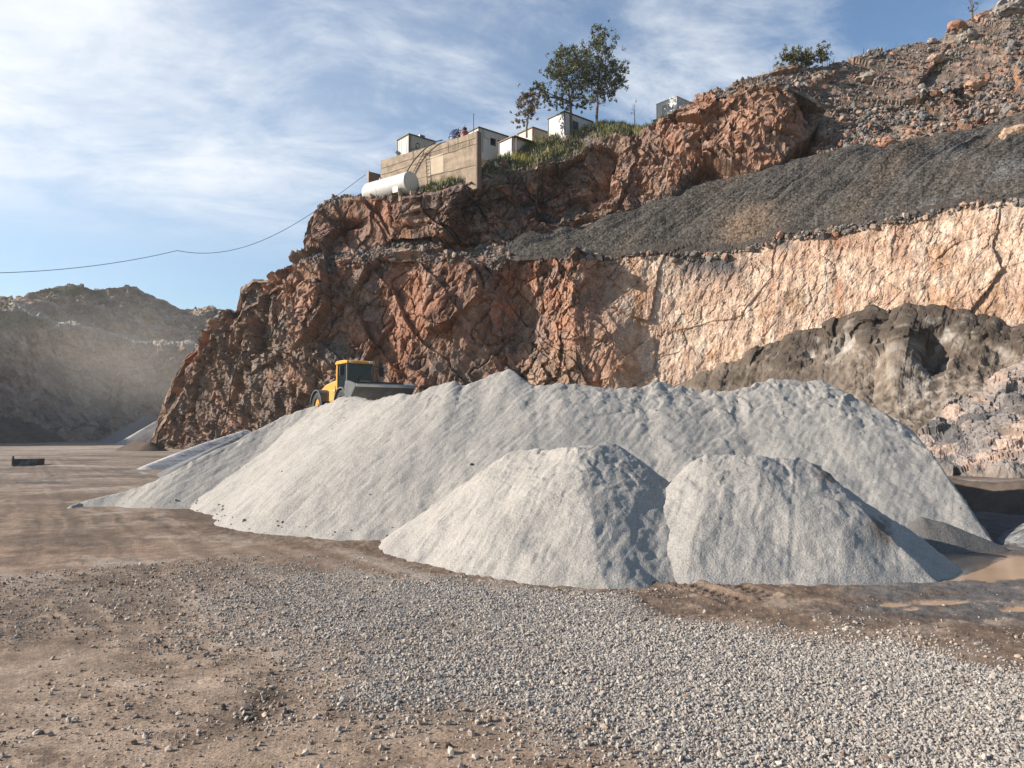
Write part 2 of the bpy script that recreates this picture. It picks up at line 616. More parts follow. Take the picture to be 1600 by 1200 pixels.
j1 = saw((W @ np.array([0.72, 0.10, 0.55]) / 3.6).reshape(NR, NC) + 0.35 * nbig)
j2 = saw((W @ np.array([0.85, 0.2, -0.42]) / 6.5).reshape(NR, NC) + 0.30 * nmid)
jm_ = np.clip(0.5 + 1.6 * fbm(Pf / 11.0, 3, 63).reshape(NR, NC), 0, 1)
disp = amp * (0.85 * j1 * jm_ * (1 - 0.93 * pale) * (1 - 0.5 * leftw) + 0.8 * j2 * (1 - jm_) * (1 - 0.90 * pale))
disp += amp * (2.0 * fA * (1 - 0.78 * pale) * (1 - 0.25 * leftw) + (0.48 * fB + 0.20 * (cB - 0.3)) * (1 - 0.80 * pale) * (1 - 0.6 * smooth_red)
              + (0.40 * fC + 0.14 * (cC - 0.3)) * np.clip(frac, 0.3, 1.25) * (1 - 0.86 * pale) * (1 - 0.7 * smooth_red)
              + 0.24 * fD * np.maximum(frac, pale * 0.7) * (1 - 0.45 * pale) * (1 - 0.6 * smooth_red))
disp += bed * (0.55 * fE + 0.35 * (rE - 0.5))
disp += 0.16 * n1 * amp + 0.55 * nmid * amp * (1 - 0.45 * pale) + 0.3 * nstr * low * (0.5 + 0.35 * pale) + 0.28 * nrid * amp * (1 - 0.9 * pale) + 0.20 * pale * fbm(Pf * np.array([2.2, 2.2, 1.1]), 5, 49, gain=0.65).reshape(NR, NC)
gap = 0.5 * np.exp(-np.abs(fbm(Pf @ rotm(0, 0.55, 0) / np.array([3.0, 6.0, 7.0]), 4, 70).reshape(NR, NC)) / 0.018) * (low | upf) * (nbig > -0.05)
gap = gap * (1 - 0.88 * pale)
disp *= (1 - 0.28 * pale)
disp *= 1 - 0.60 * sstep(1265, 1320, PX) * upf
disp -= gap
# a buttress of reddish columns, a hollow beside it
butt = G(PX, PY, 905, 470, 26, 110) * 2.2 + G(PX, PY, 960, 540, 40, 60) * 2.0 - G(PX, PY, 805, 500, 30, 90) * 2.6 + G(PX, PY, 690, 500, 60, 90) * 1.2
butt += G(PX, PY, 1060, 230, 45, 50) * 1.8 + G(PX, PY, 1190, 200, 45, 45) * 1.5 - G(PX, PY, 1265, 190, 18, 50) * 1.6
disp += butt * (low | upf) + (G(PX, PY, 620, 340, 30, 30) * 1.2 - G(PX, PY, 545, 349, 22, 5) * 1.3) * upf
rowfade = np.ones(NR)
rowfade[-26:] = np.linspace(1, 0.2, 26)
disp *= rowfade[:, None] * (0.25 + 0.75 * fadeL)
CL = Q + nrm * disp[..., None]
# colours
c = np.empty((NR, NC, 3))
c[:] = BROWN
c = mixc(c, GREY, sstep(0.0, 0.3, nmid + (rC - 0.5) * 0.5))
c = mixc(c, (.40, .235, .15), sstep(0.15, 0.4, -nmid + (rB - 0.5) * 0.5) * 0.7)
c = mixc(c, RED, sstep(-0.05, 0.33, nbig + (rB - 0.5) * 0.6 + 0.10) * 0.9)
c = mixc(c, PINK, (rC > 0.80) * 0.55 + (rD > 0.85) * 0.35)
c = mixc(c, DARK, ((qC > 0.84) * 0.5 + (qB > 0.90) * 0.5) * (1 - pale))
c = mixc(c, GREY, ((qB < 0.22) * 0.6) * (1 - pale))
c = mixc(c, WHITE, np.exp(-np.abs(nmid + 0.06) / 0.012) * 0.35)
c = mixc(c, (.42, .225, .145), np.clip(G(PX, PY, 890, 500, 45, 110), 0, 1) * sstep(-0.3, 0.15, nmid) * 0.8)
c = mixc(c, RED, np.clip(smooth_red * 1.0, 0, 0.8) * (0.6 + 0.6 * n1))
c = mixc(c, BROWN, leftw * 0.4)
c = mixc(c, GREY, leftw * sstep(-0.2, 0.3, nmid + 0.4 * (rC - .5)) * 0.4)
c = mixc(c, PINK, leftw * sstep(0.05, 0.4, nbig) * 0.35)
# pale blasted face
pc = np.empty_like(c)
pc[:] = CREAM
pc = mixc(pc, PINK, sstep(-0.1, 0.35, nmid + (rB - 0.5) * 0.4) * 0.75)
pc = mixc(pc, WHITE, sstep(0.0, 0.3, nstr) * 0.45)
pc = mixc(pc, (.36, .215, .125), sstep(0.06, 0.36, nstr2 + 0.35 * n1) * 0.75)
pc = mixc(pc, (.22, .135, .085), sstep(0.18, 0.42, nstr2 * 0.6 + 0.6 * n1 + 0.3 * nmid) * 0.7)
pc = mixc(pc, (.55, .47, .38), sstep(0.1, 0.4, -n1 - 0.4 * nmid) * 0.6)
pc = mixc(pc, (.30, .20, .13), np.clip(G(PX, PY, 1240, 470, 22, 30) + G(PX, PY, 1560, 480, 10, 45) * 1.2, 0, 1) * sstep(-0.2, 0.3, n1))
pc = mixc(pc, RED, np.clip(G(PX, PY, 1310, 420, 9, 60) + sstep(1000, 930, PX) * 0.5, 0, 0.7) * sstep(-0.3, 0.2, nmid))
pc = mixc(pc, (.16, .11, .08), np.clip(gap * 4, 0, 0.5))
c = c * (1 - pale[..., None]) + pc * pale[..., None]
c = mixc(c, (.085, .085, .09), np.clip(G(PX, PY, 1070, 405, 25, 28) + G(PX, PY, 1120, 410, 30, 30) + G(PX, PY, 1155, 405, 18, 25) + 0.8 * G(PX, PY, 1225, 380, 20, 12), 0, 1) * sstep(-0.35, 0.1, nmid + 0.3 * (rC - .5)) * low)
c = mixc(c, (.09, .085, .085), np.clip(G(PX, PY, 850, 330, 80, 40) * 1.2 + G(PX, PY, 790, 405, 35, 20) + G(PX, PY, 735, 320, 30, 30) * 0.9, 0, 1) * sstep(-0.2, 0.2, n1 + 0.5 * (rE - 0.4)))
reda = np.clip(G(PX, PY, 1150, 210, 130, 60) * 1.3 + G(PX, PY, 970, 280, 60, 40), 0, 1) * upf
c = mixc(c, PINK, reda * 0.5)
c = mixc(c, (.30, .165, .115), reda * sstep(-0.3, 0.2, nmid) * 0.65)
rub = np.clip(sstep(1270, 1310, PX) * upf + slope + shelf * 0.9, 0, 1) * sstep(478, 520, PX + 40 * shelf)
c = mixc(c, (.14, .118, .10), rub * (0.80 - 0.55 * sstep(-0.15, 0.2, nbig) * upf))
c = mixc(c, (.38, .23, .16), rub * (rC > 0.74) * 0.6)
c = mixc(c, (.25, .22, .19), rub * (qC > 0.74) * 0.5)
c = mixc(c, (.40, .235, .15), upf * sstep(1265, 1320, PX) * sstep(0.05, 0.3, nmid + 0.5 * nbig + 0.3 * (rB - .5)) * 0.75)
grassw = slope * np.clip(G(PX, PY, 800, 240, 90, 26) + G(PX, PY, 960, 204, 60, 12) + 0.8 * G(PX, PY, 690, 292, 30, 10), 0, 1)
c = mixc(c, (.11, .105, .045), grassw * sstep(-0.15, 0.2, n1) * 0.75)
spill = (shelf | (low & (PY < line(LIP, PX) + 8 + 16 * nmid + 10 * n1))) * sstep(770, 830, PX) * 1.0
c = mixc(c, (.062, .056, .05), spill * 0.9)
c = c * (np.array([0.90, 0.85, 0.805]) * (1 - pale[..., None]) + np.array([0.99, 0.925, 0.86]) * pale[..., None])
CCOL = c
CPX, CPY = proj(CL)
cliff = np_mesh('quarry_cliff', CL, grid_faces(NR, NC), M_ROCK, CCOL)
tag(cliff, 'red, grey and cream quarry face cut in two benches', kind='structure')
vis = np.argsort(CL[..., 1].ravel())


def cliff_at(px, py, rad=3.0):
    """nearest surface point of the cliff seen at (px, py)"""
    d = (CPX - px) ** 2 + (CPY - py) ** 2
    m = d < rad * rad
    if not m.any():
        k = np.argmin(d)
        return CL.reshape(-1, 3)[k].copy()
    idx = np.where(m.ravel())[0]
    k = idx[np.argmin(CL.reshape(-1, 3)[idx, 1])]
    return CL.reshape(-1, 3)[k].copy()


# ------------------------------------------------------------------ loose stones (icosahedra knocked out of shape)
_t = (1 + 5 ** 0.5) / 2
ICO = np.array([(-1, _t, 0), (1, _t, 0), (-1, -_t, 0), (1, -_t, 0), (0, -1, _t), (0, 1, _t), (0, -1, -_t), (0, 1, -_t), (_t, 0, -1), (_t, 0, 1), (-_t, 0, -1), (-_t, 0, 1)]) / math.sqrt(1 + _t * _t)
ICOF = np.array([(0, 11, 5), (0, 5, 1), (0, 1, 7), (0, 7, 10), (0, 10, 11), (1, 5, 9), (5, 11, 4), (11, 10, 2), (10, 7, 6), (7, 1, 8), (3, 9, 4), (3, 4, 2), (3, 2, 6), (3, 6, 8), (3, 8, 9), (4, 9, 5), (2, 4, 11), (6, 2, 10), (8, 6, 7), (9, 8, 1)])
OCT = np.array([(1, 0, 0), (-1, 0, 0), (0, 1, 0), (0, -1, 0), (0, 0, 1), (0, 0, -1)], float)
OCTF = np.array([(0, 2, 4), (2, 1, 4), (1, 3, 4), (3, 0, 4), (2, 0, 5), (1, 2, 5), (3, 1, 5), (0, 3, 5)])


def rand_rot(n, rng):
    q = rng.normal(size=(n, 4))
    q /= np.linalg.norm(q, axis=1, keepdims=True)
    a, b, c_, d = q.T
    return np.stack([np.stack([1 - 2 * (c_ * c_ + d * d), 2 * (b * c_ - a * d), 2 * (b * d + a * c_)], -1),
                     np.stack([2 * (b * c_ + a * d), 1 - 2 * (b * b + d * d), 2 * (c_ * d - a * b)], -1),
                     np.stack([2 * (b * d - a * c_), 2 * (c_ * d + a * b), 1 - 2 * (b * b + c_ * c_)], -1)], 1)


def stones(pos, size, col, seed, base='ico', flat=0.65):
    rng = np.random.default_rng(seed)
    B, Fb = (ICO, ICOF) if base == 'ico' else (OCT, OCTF)
    n = len(pos)
    V = B[None] * rng.uniform(0.62, 1.15, (n, len(B), 1))
    V = V * np.stack([rng.uniform(0.8, 1.25, n), rng.uniform(0.6, 1.0, n), rng.uniform(flat * 0.7, flat * 1.2, n)], -1)[:, None]
    V = np.einsum('nij,nkj->nki', rand_rot(n, rng), V)
    V = V * (np.asarray(size) * 0.5)[:, None, None] + pos[:, None]
    Fc = (Fb[None] + (np.arange(n) * len(B))[:, None, None]).reshape(-1, 3)
    C = np.repeat(np.asarray(col)[:, None], len(B), 1)
    return V.reshape(-1, 3), Fc, C.reshape(-1, 3)


def merge(parts):
    V, Fc, C, b = [], [], [], 0
    for v, f, cc in parts:
        V.append(v); Fc.append(f + b); C.append(cc)
        b += len(v)
    return np.concatenate(V), np.concatenate(Fc), np.concatenate(C)


# rubble lying on the shelf, on the slopes above the faces and along the bench edge
rw = (shelf * (PX > 470) * (PX < 800) * 1.0 + slope * (SEG == 3) * (PX > 500) * 0.7 + upf * sstep(1275, 1310, PX) * 1.0
      + (low * (PY < line(LIP, PX) + 14) * (PX > 480)) * 1.1 + (SEG == 4) * (PX > 640) * 0.2)
rw = rw * (PX < 1700) * np.clip(0.4 + nmid * 1.5, 0.05, 1)
pr = rw.ravel() / rw.sum()
nR = 9000
pick = RNG.choice(NR * NC, nR, p=pr)
rs = np.exp(RNG.normal(-1.35, 0.55, nR)).clip(0.12, 1.1)
rcol = np.array([(.16, .145, .13), (.12, .115, .11), (.25, .17, .125), (.33, .25, .19), (.28, .15, .10)])[RNG.choice(5, nR, p=[.34, .26, .2, .12, .08])] * RNG.uniform(0.75, 1.25, (nR, 1))
rub_o = np_mesh('rubble', *(lambda v, f, cc: (v, f, M_RUBBLE, cc))(*stones(CL.reshape(-1, 3)[pick] + np.array([0, -0.05, 0.08]), rs, rcol, 5)))
tag(rub_o, 'broken grey and red rubble strewn over the ledges and slopes of the quarry face', 'rubble', kind='stuff')

# single big boulders
BOULD = [(1355, 121, 1.5, (.30, .25, .20), 'pale rounded boulder perched high on the rubble slope below the skyline'),
         (1285, 118, 1.6, (.24, .19, .15), 'tall brown boulder at the top corner of the red rock face'),
         (1383, 221, 1.3, (.36, .20, .13), 'reddish boulder resting on the upper edge of the dark gravel bank'),
         (1590, 212, 2.2, (.38, .26, .18), 'broad tan boulder half buried at the right end of the dark gravel bank'),
         (1440, 178, 1.0, (.19, .19, .19), 'grey boulder in the middle of the upper rubble slope'),
         (911, 367, 0.9, (.20, .11, .08), 'small dark red boulder lying on the narrow end of the gravel bank'),
         (1455, 58, 0.9, (.30, .27, .24), 'light grey stone standing on the skyline beside the bare tree'),
         (1495, 40, 1.6, (.33, .17, .11), 'orange brown boulder on the skyline left of the bare tree'),
         (1575, 18, 2.6, (.24, .21, .18), 'largest grey brown boulder on the skyline right of the bare tree'),
         (1460, 90, 1.4, (.37, .27, .20), 'flat pinkish slab on the upper rubble slope under the skyline'),
         (1520, 132, 1.5, (.36, .22, .15), 'orange tinted boulder on the rubble slope near the right edge'),
         (1510, 55, 1.5, (.28, .24, .20), 'brown boulder just below the orange skyline boulder')]


def rock_mesh(size, seed, flat=0.75):
    import bmesh
    bm = bmesh.new()
    bmesh.ops.create_icosphere(bm, subdivisions=4, radius=0.5)
    V = np.array([v.co[:] for v in bm.verts])
    f1 = facet(V * 2.2 + seed * 3.1, seed)[0]
    f2 = facet(V * 5.0 + seed * 1.7, seed + 1)[0]
    V = V * (1 + 0.38 * f1 + 0.10 * f2 + 0.1 * fbm(V * 6, 3, seed))[:, None] * np.array([1.15, 0.9, flat]) * size
    Fc = np.array([[v.index for v in f.verts] for f in bm.faces])
    bm.free()
    return V, Fc


for k, (bx, by, s, cc, lab) in enumerate(BOULD):
    p = cliff_at(bx, by + 4)
    V, Fc = rock_mesh(s, 40 + k)
    o = np_mesh('boulder', V + p + np.array([0, -0.15, s * 0.12]), Fc, M_RUBBLE, np.repeat([cc], len(V), 0), origin=p)
    tag(o, lab, 'boulder', 'boulders on the quarry face')

# ------------------------------------------------------------------ dark gravel bank on the bench
BANK_LOW = [(770, 408), (800, 410), (900, 405), (960, 405), (1010, 396), (1100, 400), (1150, 391), (1183, 384), (1233, 366), (1273, 365), (1333, 355), (1413, 339), (1500, 322), (1583, 312), (1800, 282)]
BANK_TOP = [(770, 404), (785, 384), (800, 376), (850, 367), (900, 356), (950, 340), (1000, 326), (1020, 312), (1080, 291), (1160, 272), (1215, 256), (1325, 228), (1407, 219), (1517, 202), (1600, 176), (1800, 138)]
nc, nr = 900, 150
bpx = np.linspace(768, 1795, nc)
jb = 5 * fbm(np.stack([bpx * 0.03, bpx * 0, bpx * 0], -1), 4, 77)
jr = 4 * fbm(np.stack([bpx * 0.16, bpx * 0, bpx * 0], -1), 4, 78)
A = unproj(bpx, line(BANK_LOW, bpx) - 1 + jb * 0.8, line(D_LIP, bpx) + 0.35)
A[:, 2] += 0.15
B = unproj(bpx, line(BANK_TOP, bpx) + jb * 1.0, line(D_SHELF, bpx) + 0.3)
t = np.linspace(0, 1, nr)[:, None, None]
BQ = A[None] * (1 - t) + B[None] * t
BQ[..., 2] += 1.0 * np.sin(PI * t[..., 0] ** 0.7) * sstep(770, 830, bpx)[None]
bf = BQ.reshape(-1, 3)
bshift = bpx[None] - 165 * t[..., 0]
fl = np.stack([bshift / 34.0, t[..., 0] * 0.8 + 0 * bshift, 0 * bshift], -1)
rill = fbm(fl, 4, 81, ridged=True)
rill2 = fbm(fl * np.array([0.42, 0.8, 1]), 3, 82)
hump = fbm(bf / 5.0, 3, 83).reshape(nr, nc)
BQ[..., 2] += (0.40 * rill + 1.9 * rill2 + 1.0 * hump) * np.sin(PI * np.clip(t[..., 0], 0, 1)) ** 0.5
BQ[..., 2] += 0.10 * fbm(bf / 0.5, 3, 85).reshape(nr, nc)
BQ[..., 2] += (0.05 * jr[None] * (1 - t[..., 0]) ** 14)
BQ[0, :, 1] += 1.2
BQ[0, :, 2] -= 1.4
bc = np.empty((nr, nc, 3))
bc[:] = (.066, .058, .049)
bn = fbm(bf / 4.0, 4, 87).reshape(nr, nc)
bpx2 = np.repeat(bpx[None], nr, 0)
bc = mixc(bc, (.105, .10, .095), sstep(0.0, 0.35, bn) * sstep(1300, 1600, bpx2) * 0.9)
bc = mixc(bc, (.105, .078, .056), sstep(0.05, 0.35, fbm(fl * 0.4, 3, 88)) * 0.55)
bc = mixc(bc, (.034, .031, .029), sstep(0.05, -0.3, rill) * 0.6)
tt = np.repeat(t[..., 0], nc, 1)
bc = mixc(bc, (.17, .115, .075), G(bpx2, tt * 100, 1165, 12, 45, 22) * 0.7)
bank = np_mesh('gravel_bank', BQ, grid_faces(nr, nc), M_BANK, bc, origin=BQ[0, 450])
tag(bank, 'long dark grey gravel bank spilled along the bench across the quarry face', 'gravel bank')

# ------------------------------------------------------------------ dried slurry bank low on the right
MUD_TOP = [(1040, 610), (1080, 592), (1100, 580), (1167, 565), (1177, 549), (1240, 528), (1287, 518), (1340, 498), (1363, 488), (1387, 500), (1420, 484), (1450, 488), (1500, 491), (1560, 508), (1580, 521), (1600, 516), (1800, 520)]
nc, nr = 760, 300
mpx = np.linspace(1040, 1795, nc)
jm = 9 * fbm(np.stack([mpx * 0.05, mpx * 0, mpx * 0], -1), 4, 101)
dm_top = line(D_LIP, mpx) - 2.5
T = unproj(mpx, line(MUD_TOP, mpx) + jm, dm_top - 0.9)
dm_bot = line(D_LIP, mpx) - 16.0
Bm = unproj(mpx, py_of(-0.5 + 0 * mpx, dm_bot), dm_bot)
T2 = T.copy()
T2[:, 1] += 3.0
T2[:, 2] -= 1.2
t = np.linspace(0, 1, nr - 12)[:, None, None]
MQ = Bm[None] * (1 - t) + T[None] * t
MQ[..., 1] += 1.8 * np.sin(PI * t[..., 0]) * 1.0
MQ = np.concatenate([MQ, T[None] + (T2 - T)[None] * np.linspace(0.1, 1, 12)[:, None, None]], 0)
MPX, MPY = proj(MQ)
mf = MQ.reshape(-1, 3)
mn = grid_normals(MQ)
if mn[100, 300, 1] > 0: mn = -mn
g1 = fbm(mf * np.array([0.55, 0.55, 0.13]), 4, 103, ridged=True).reshape(nr, nc)
g2 = fbm(mf / 4.5, 4, 105).reshape(nr, nc)
mA, mE, mr1, mr2 = [a.reshape(nr, nc) for a in facet((mf + 0.8 * fbm(mf / 2, 3, 106)[:, None]) / np.array([2.4, 2.4, 3.4]), 107)]
mB, mE2, mr3, mr4 = [a.reshape(nr, nc) for a in facet((mf + 0.3 * fbm(mf, 3, 108)[:, None]) @ rotm(0.6, 0.5, 0.4) / np.array([1.0, 1.2, 1.6]), 109)]
rockw = np.clip(G(MPX, MPY, 1500, 690, 60, 60) * 1.4 + G(MPX, MPY, 1585, 610, 28, 40) * 1.2 + G(MPX, MPY, 1590, 700, 40, 60) * 1.1, 0, 1)
rockw = sstep(0.35, 0.7, rockw + 0.6 * g2)
tm = np.concatenate([t[:, 0, 0], np.ones(12)], 0)[:, None] * np.ones((1, nc))

crust = sstep(0.78, 0.84, tm + 0.30 * g2 + 0.10 * fbm(mf * np.array([0.9, 0.9, 0.2]), 3, 117).reshape(nr, nc)) * sstep(1100, 1200, MPX)
flute = fbm(mf * np.array([1.5, 1.5, 0.16]), 4, 112).reshape(nr, nc)
md = 0.55 * g2 + 0.28 * flute + 0.12 * g1 + 0.04 * fbm(mf / 0.5, 3, 110).reshape(nr, nc) + crust * (0.38 + 0.28 * mA) + rockw * (0.45 * mA + 0.10 * mB + 0.35 * fbm(mf @ rotm(0.3, 0.5, 0.2) / np.array([1.0, 1.0, 1.8]), 5, 118, gain=0.6, ridged=True).reshape(nr, nc) + 0.2)
md -= G(MPX, MPY, 1458, 548, 18, 20) * 2.4
md += G(MPX, MPY, 1410, 565, 30, 40) * 0.7 + G(MPX, MPY, 1335, 520, 40, 22) * 0.5
fadem = np.ones(nr)
fadem[-14:] = np.linspace(1, 0.4, 14)
edge = sstep(1040, 1110, mpx)[None]
MQ = MQ + mn * (md * fadem[:, None] * edge)[..., None]
mst = fbm(mf * np.array([1.6, 1.6, 0.20]), 4, 114).reshape(nr, nc)
mc = np.empty((nr, nc, 3))
mc[:] = (.185, .142, .106)
mc = mixc(mc, (.27, .225, .18), sstep(0.0, 0.35, mst + 0.4 * g2))
mc = mixc(mc, (.085, .064, .048), sstep(0.05, 0.35, -mst - 0.8 * g2) * 0.85)
mc = mixc(mc, (.36, .325, .28), np.clip(G(MPX, MPY, 1320, 540, 30, 14) + G(MPX, MPY, 1250, 552, 40, 9) + G(MPX, MPY, 1480, 516, 55, 14) + G(MPX, MPY, 1560, 550, 22, 8) + 0.6 * G(MPX, MPY, 1440, 600, 35, 40), 0, 1) * sstep(-0.3, 0.2, mst) * 0.9)
mc = mixc(mc, (.070, .053, .040), crust * (0.9 - 0.5 * sstep(0.1, 0.4, mst)))
mc = mixc(mc, (.075, .058, .045), np.clip(G(MPX, MPY, 1250, 590, 90, 22) + G(MPX, MPY, 1120, 600, 60, 18), 0, 1) * sstep(-0.4, 0.1, g2 + mst) * 0.85)
rcc = np.empty_like(mc)
rcc[:] = (.235, .20, .175)
rcc = mixc(rcc, (.40, .285, .215), sstep(-0.1, 0.3, fbm(mf / 1.5, 4, 113).reshape(nr, nc) + 0.5 * (mr3 - 0.5)) * 0.85)
rcc = mixc(rcc, (.10, .095, .09), (mr4 > 0.75) * 0.8)
mc = mc * (1 - rockw[..., None]) + rcc * rockw[..., None]
mud = np_mesh('mud_bank', MQ, grid_faces(nr, nc), M_MUD, mc, origin=MQ[0, 300])
tag(mud, 'brown dried slurry bank with hollows and pale dust against the foot of the cream face', 'mud bank')

# ------------------------------------------------------------------ ground
PUD = [(1530, 884, 150, 17, .10), (1465, 940, 40, 4, .05), (1395, 943, 22, 3, .05), (1585, 950, 22, 4, .05), (1420, 950, 14, 2, .05),
       (60, 752, 70, 3.5, .085), (215, 738, 40, 2.6, .08), (30, 727, 40, 2.5, .08), (95, 741, 40, 2, .08), (250, 828, 30, 2, .03)]
dense = np.radians(np.linspace(-41, 41, 1050))
sparse = np.radians(np.linspace(41, 319, 72)[1:-1])
ang = np.concatenate([dense, sparse])
rad = np.concatenate([[0.05, 1.0, 2.0], 3.2 * (430 / 3.2) ** np.linspace(0, 1, 900) ** 1.65])
rr, aa = np.meshgrid(rad, ang, indexing='ij')
GQ = np.stack([rr * np.sin(aa), rr * np.cos(aa), 0 * rr], -1)
GPX, GPY = proj(GQ)
front = (GQ[..., 1] > 2.0) & (np.abs(aa) < 1.0)
GPX = np.where(front, GPX, -4000)
GPY = np.where(front, GPY, 1500)
gf = GQ.reshape(-1, 3)
sh = rr.shape
near = sstep(60, 10, rr)
u1 = fbm(gf / 2.2, 4, 201).reshape(sh)
u2 = fbm(gf / 0.5, 4, 203).reshape(sh)
u3 = fbm(gf / 9.0, 4, 205).reshape(sh)
ux = fbm(gf / np.array([9.0, 1.6, 1]), 4, 207).reshape(sh)       # wheel-swept streaks
uy = fbm(gf / np.array([30.0, 3.5, 1]), 4, 209).reshape(sh)
gz = 0.035 * u1 * near + 0.012 * u2 * near + 0.05 * u3
# wheel ruts fanning out from the far yard
RP = np.array([-66.0, 105.0])
th_ = np.arctan2(GQ[..., 0] - RP[0], RP[1] - GQ[..., 1])
rd_ = np.hypot(GQ[..., 0] - RP[0], GQ[..., 1] - RP[1])
rutc = np.stack([th_ * 150 + 0.6 * u1, rd_ * 0.03, 0 * th_], -1).reshape(-1, 3)
rut = fbm(rutc, 4, 231, gain=0.6).reshape(sh)
rutw = sstep(7, 13, rr) * np.clip(0.65 + 1.2 * u3, 0.2, 1)
gz += 0.055 * rut * rutw * sstep(90, 40, rr)
chn = fbm(gf / 0.22, 4, 233, gain=0.6).reshape(sh)
# a tread print
p0 = np.array([2.0, 13.0]); p1 = np.array([3.6, 9.66])
tdir = (p1 - p0) / np.linalg.norm(p1 - p0)
rel = GQ[..., :2] - p0
s_ = rel @ tdir
a_ = rel @ np.array([-tdir[1], tdir[0]])
trackm = 0
for off in (0.0, 0.62):
    aw = a_ - off - 0.05 * np.sin(s_ * 1.3)
    m_ = sstep(0.26, 0.20, np.abs(aw)) * sstep(-1.0, 0.0, s_) * sstep(3.0, 2.2, s_)
    gz += m_ * (-0.02 + 0.010 * np.sign(np.sin(s_ * 2 * PI / 0.16 + np.abs(aw) * 14)))
    gz += 0.02 * np.exp(-((np.abs(aw) - 0.30) / 0.05) ** 2) * sstep(-1.0, 0.0, s_) * sstep(3.0, 2.2, s_)
    trackm = trackm + m_
pudm = 0
for (qx, qy, ax, ay, dp) in PUD:
    g_ = G(GPX, GPY, qx, qy, ax, ay)
    gz -= dp * g_ * (1 + 0.9 * u1 + 0.5 * u2)
    pudm = np.maximum(pudm, g_)
# the dark churned hollow in the foreground
hol = np.clip(G(GPX, GPY + 0.35 * (GPX - 395), 395, 1108, 50, 24) * (0.75 + 2.0 * u2), 0, 1)
gz += hol * 0.03 * fbm(gf / 0.08, 3, 211).reshape(sh) - 0.02 * hol
gz = np.where(rr < 2.5, gz - 0.02, gz)
GQ[..., 2] = gz

GRAV_UP = [(100, 900), (200, 872), (400, 872), (640, 893), (780, 905), (960, 943), (1050, 968), (1200, 976), (1400, 992), (1600, 1035), (1900, 1110)]
GRAV_LO = [(100, 905), (200, 885), (330, 965), (480, 1045), (600, 1085), (700, 1075), (800, 1110), (1000, 1185), (1060, 1215), (1900, 1400)]


def gravel_density(px, py, nz):
    a = line(GRAV_UP, px)
    b = line(GRAV_LO, px)
    d = sstep(-14, 34, py - a + nz * 46) * sstep(-70, 75, b - py + nz * 95)
    d *= sstep(240, 900, px + nz * 280) * 0.92 + 0.08
    strip = np.exp(-((py - (940 + 0.20 * (px - 980)) + nz * 10) / 10) ** 2) * sstep(960, 1060, px) * sstep(1340, 1220, px)   # wheel path
    strip2 = np.exp(-((py - (905 + 0.42 * (px - 560)) + nz * 16) / 14) ** 2) * sstep(540, 620, px) * sstep(960, 820, px)
    return np.clip(d * (1 - 0.75 * strip - 0.35 * strip2), 0, 1)


gden = gravel_density(GPX, GPY, u1 + 0.5 * u2) * front
gc = np.empty(sh + (3,))
gc[:] = (.232, .162, .110)
gc = mixc(gc, (.30, .218, .155), sstep(-0.05, 0.35, u3 + 0.4 * u1))
gc = mixc(gc, (.165, .118, .086), sstep(0.0, 0.4, ux + 0.3 * u2) * 0.75)
damp = sstep(0, 26, line([(0, 735), (120, 790), (310, 815), (620, 842), (700, 880), (1000, 905), (1400, 915), (1600, 940)], GPX) + 40 - GPY + 26 * u1) * sstep(100, 330, GPX) * front
damp = np.clip(damp + sstep(560, 700, GPX) * sstep(8, -12, GPY - line(GRAV_UP, GPX)) * 0.95 * front, 0, 1)
gc = mixc(gc, (.150, .100, .068), damp * (0.78 + 0.5 * u2 + 0.5 * ux))
gc = mixc(gc, (.30, .19, .125), sstep(0.0, 0.35, -u3 + 0.5 * u1) * sstep(620, 200, GPX) * front * 0.6 * (1 - damp))
gc = mixc(gc, (.09, .064, .047), sstep(0.04, -0.16, rut) * rutw * 0.9)
gc = mixc(gc, (.34, .285, .235), sstep(0.06, 0.24, rut) * rutw * 0.8 * (1 - 0.6 * damp))
gc = mixc(gc, (.075, .05, .035), sstep(0.10, 0.40, -chn + 0.5 * u1) * np.clip(0.35 + damp, 0, 1) * 0.7)
gc = mixc(gc, (.13, .095, .07), sstep(0.12, 0.4, u1 - 0.3 * u3) * 0.45)
GZX = 0.042 * chn * (0.25 + 0.9 * damp) * sstep(30, 14, rr)
slate = sstep(1250, 1420, GPX + 120 * u1) * sstep(985, 955, GPY + 25 * u1) * front
gc = mixc(gc, (.105, .10, .095), slate * 0.85)
far = sstep(800, 745, GPY) * front
wz = gf + 6.0 * np.stack([fbm(gf / 14.0, 3, 221), fbm(gf / 14.0, 3, 223), 0 * gf[:, 0]], -1)
uy = fbm(wz / np.array([14.0, 5.0, 1]), 5, 225, gain=0.6).reshape(sh)
gc = mixc(gc, (.225, .172, .130), far * 0.7)
gc = mixc(gc, (.36, .31, .26), far * sstep(0.05, 0.32, uy) * 0.9)
gc = mixc(gc, (.095, .072, .056), far * sstep(0.0, -0.28, uy + 0.25 * ux) * 0.9)
gc = mixc(gc, (.33, .275, .22), sstep(716, 698, GPY) * front * 0.75)
pt = fbm(wz / np.array([4.5, 2.2, 1]), 6, 241, gain=0.68).reshape(sh)
pt2 = fbm((gf + 0.5 * wz * 0.05) / np.array([1.1, 0.7, 1]), 5, 243, gain=0.7).reshape(sh)
mid = sstep(980, 860, GPY) * front * (1 - 0.7 * gden)
gc = mixc(gc, (.105, .074, .053), sstep(0.03, 0.13, pt) * mid * 0.55)
gc = mixc(gc, (.33, .262, .205), sstep(0.07, 0.17, -pt) * mid * 0.65 * (1 - 0.8 * damp))
lft = front * (1 - gden) * sstep(840, 900, GPY)
gc = mixc(gc, (.12, .083, .058), sstep(0.08, 0.20, pt2) * lft * 0.7)
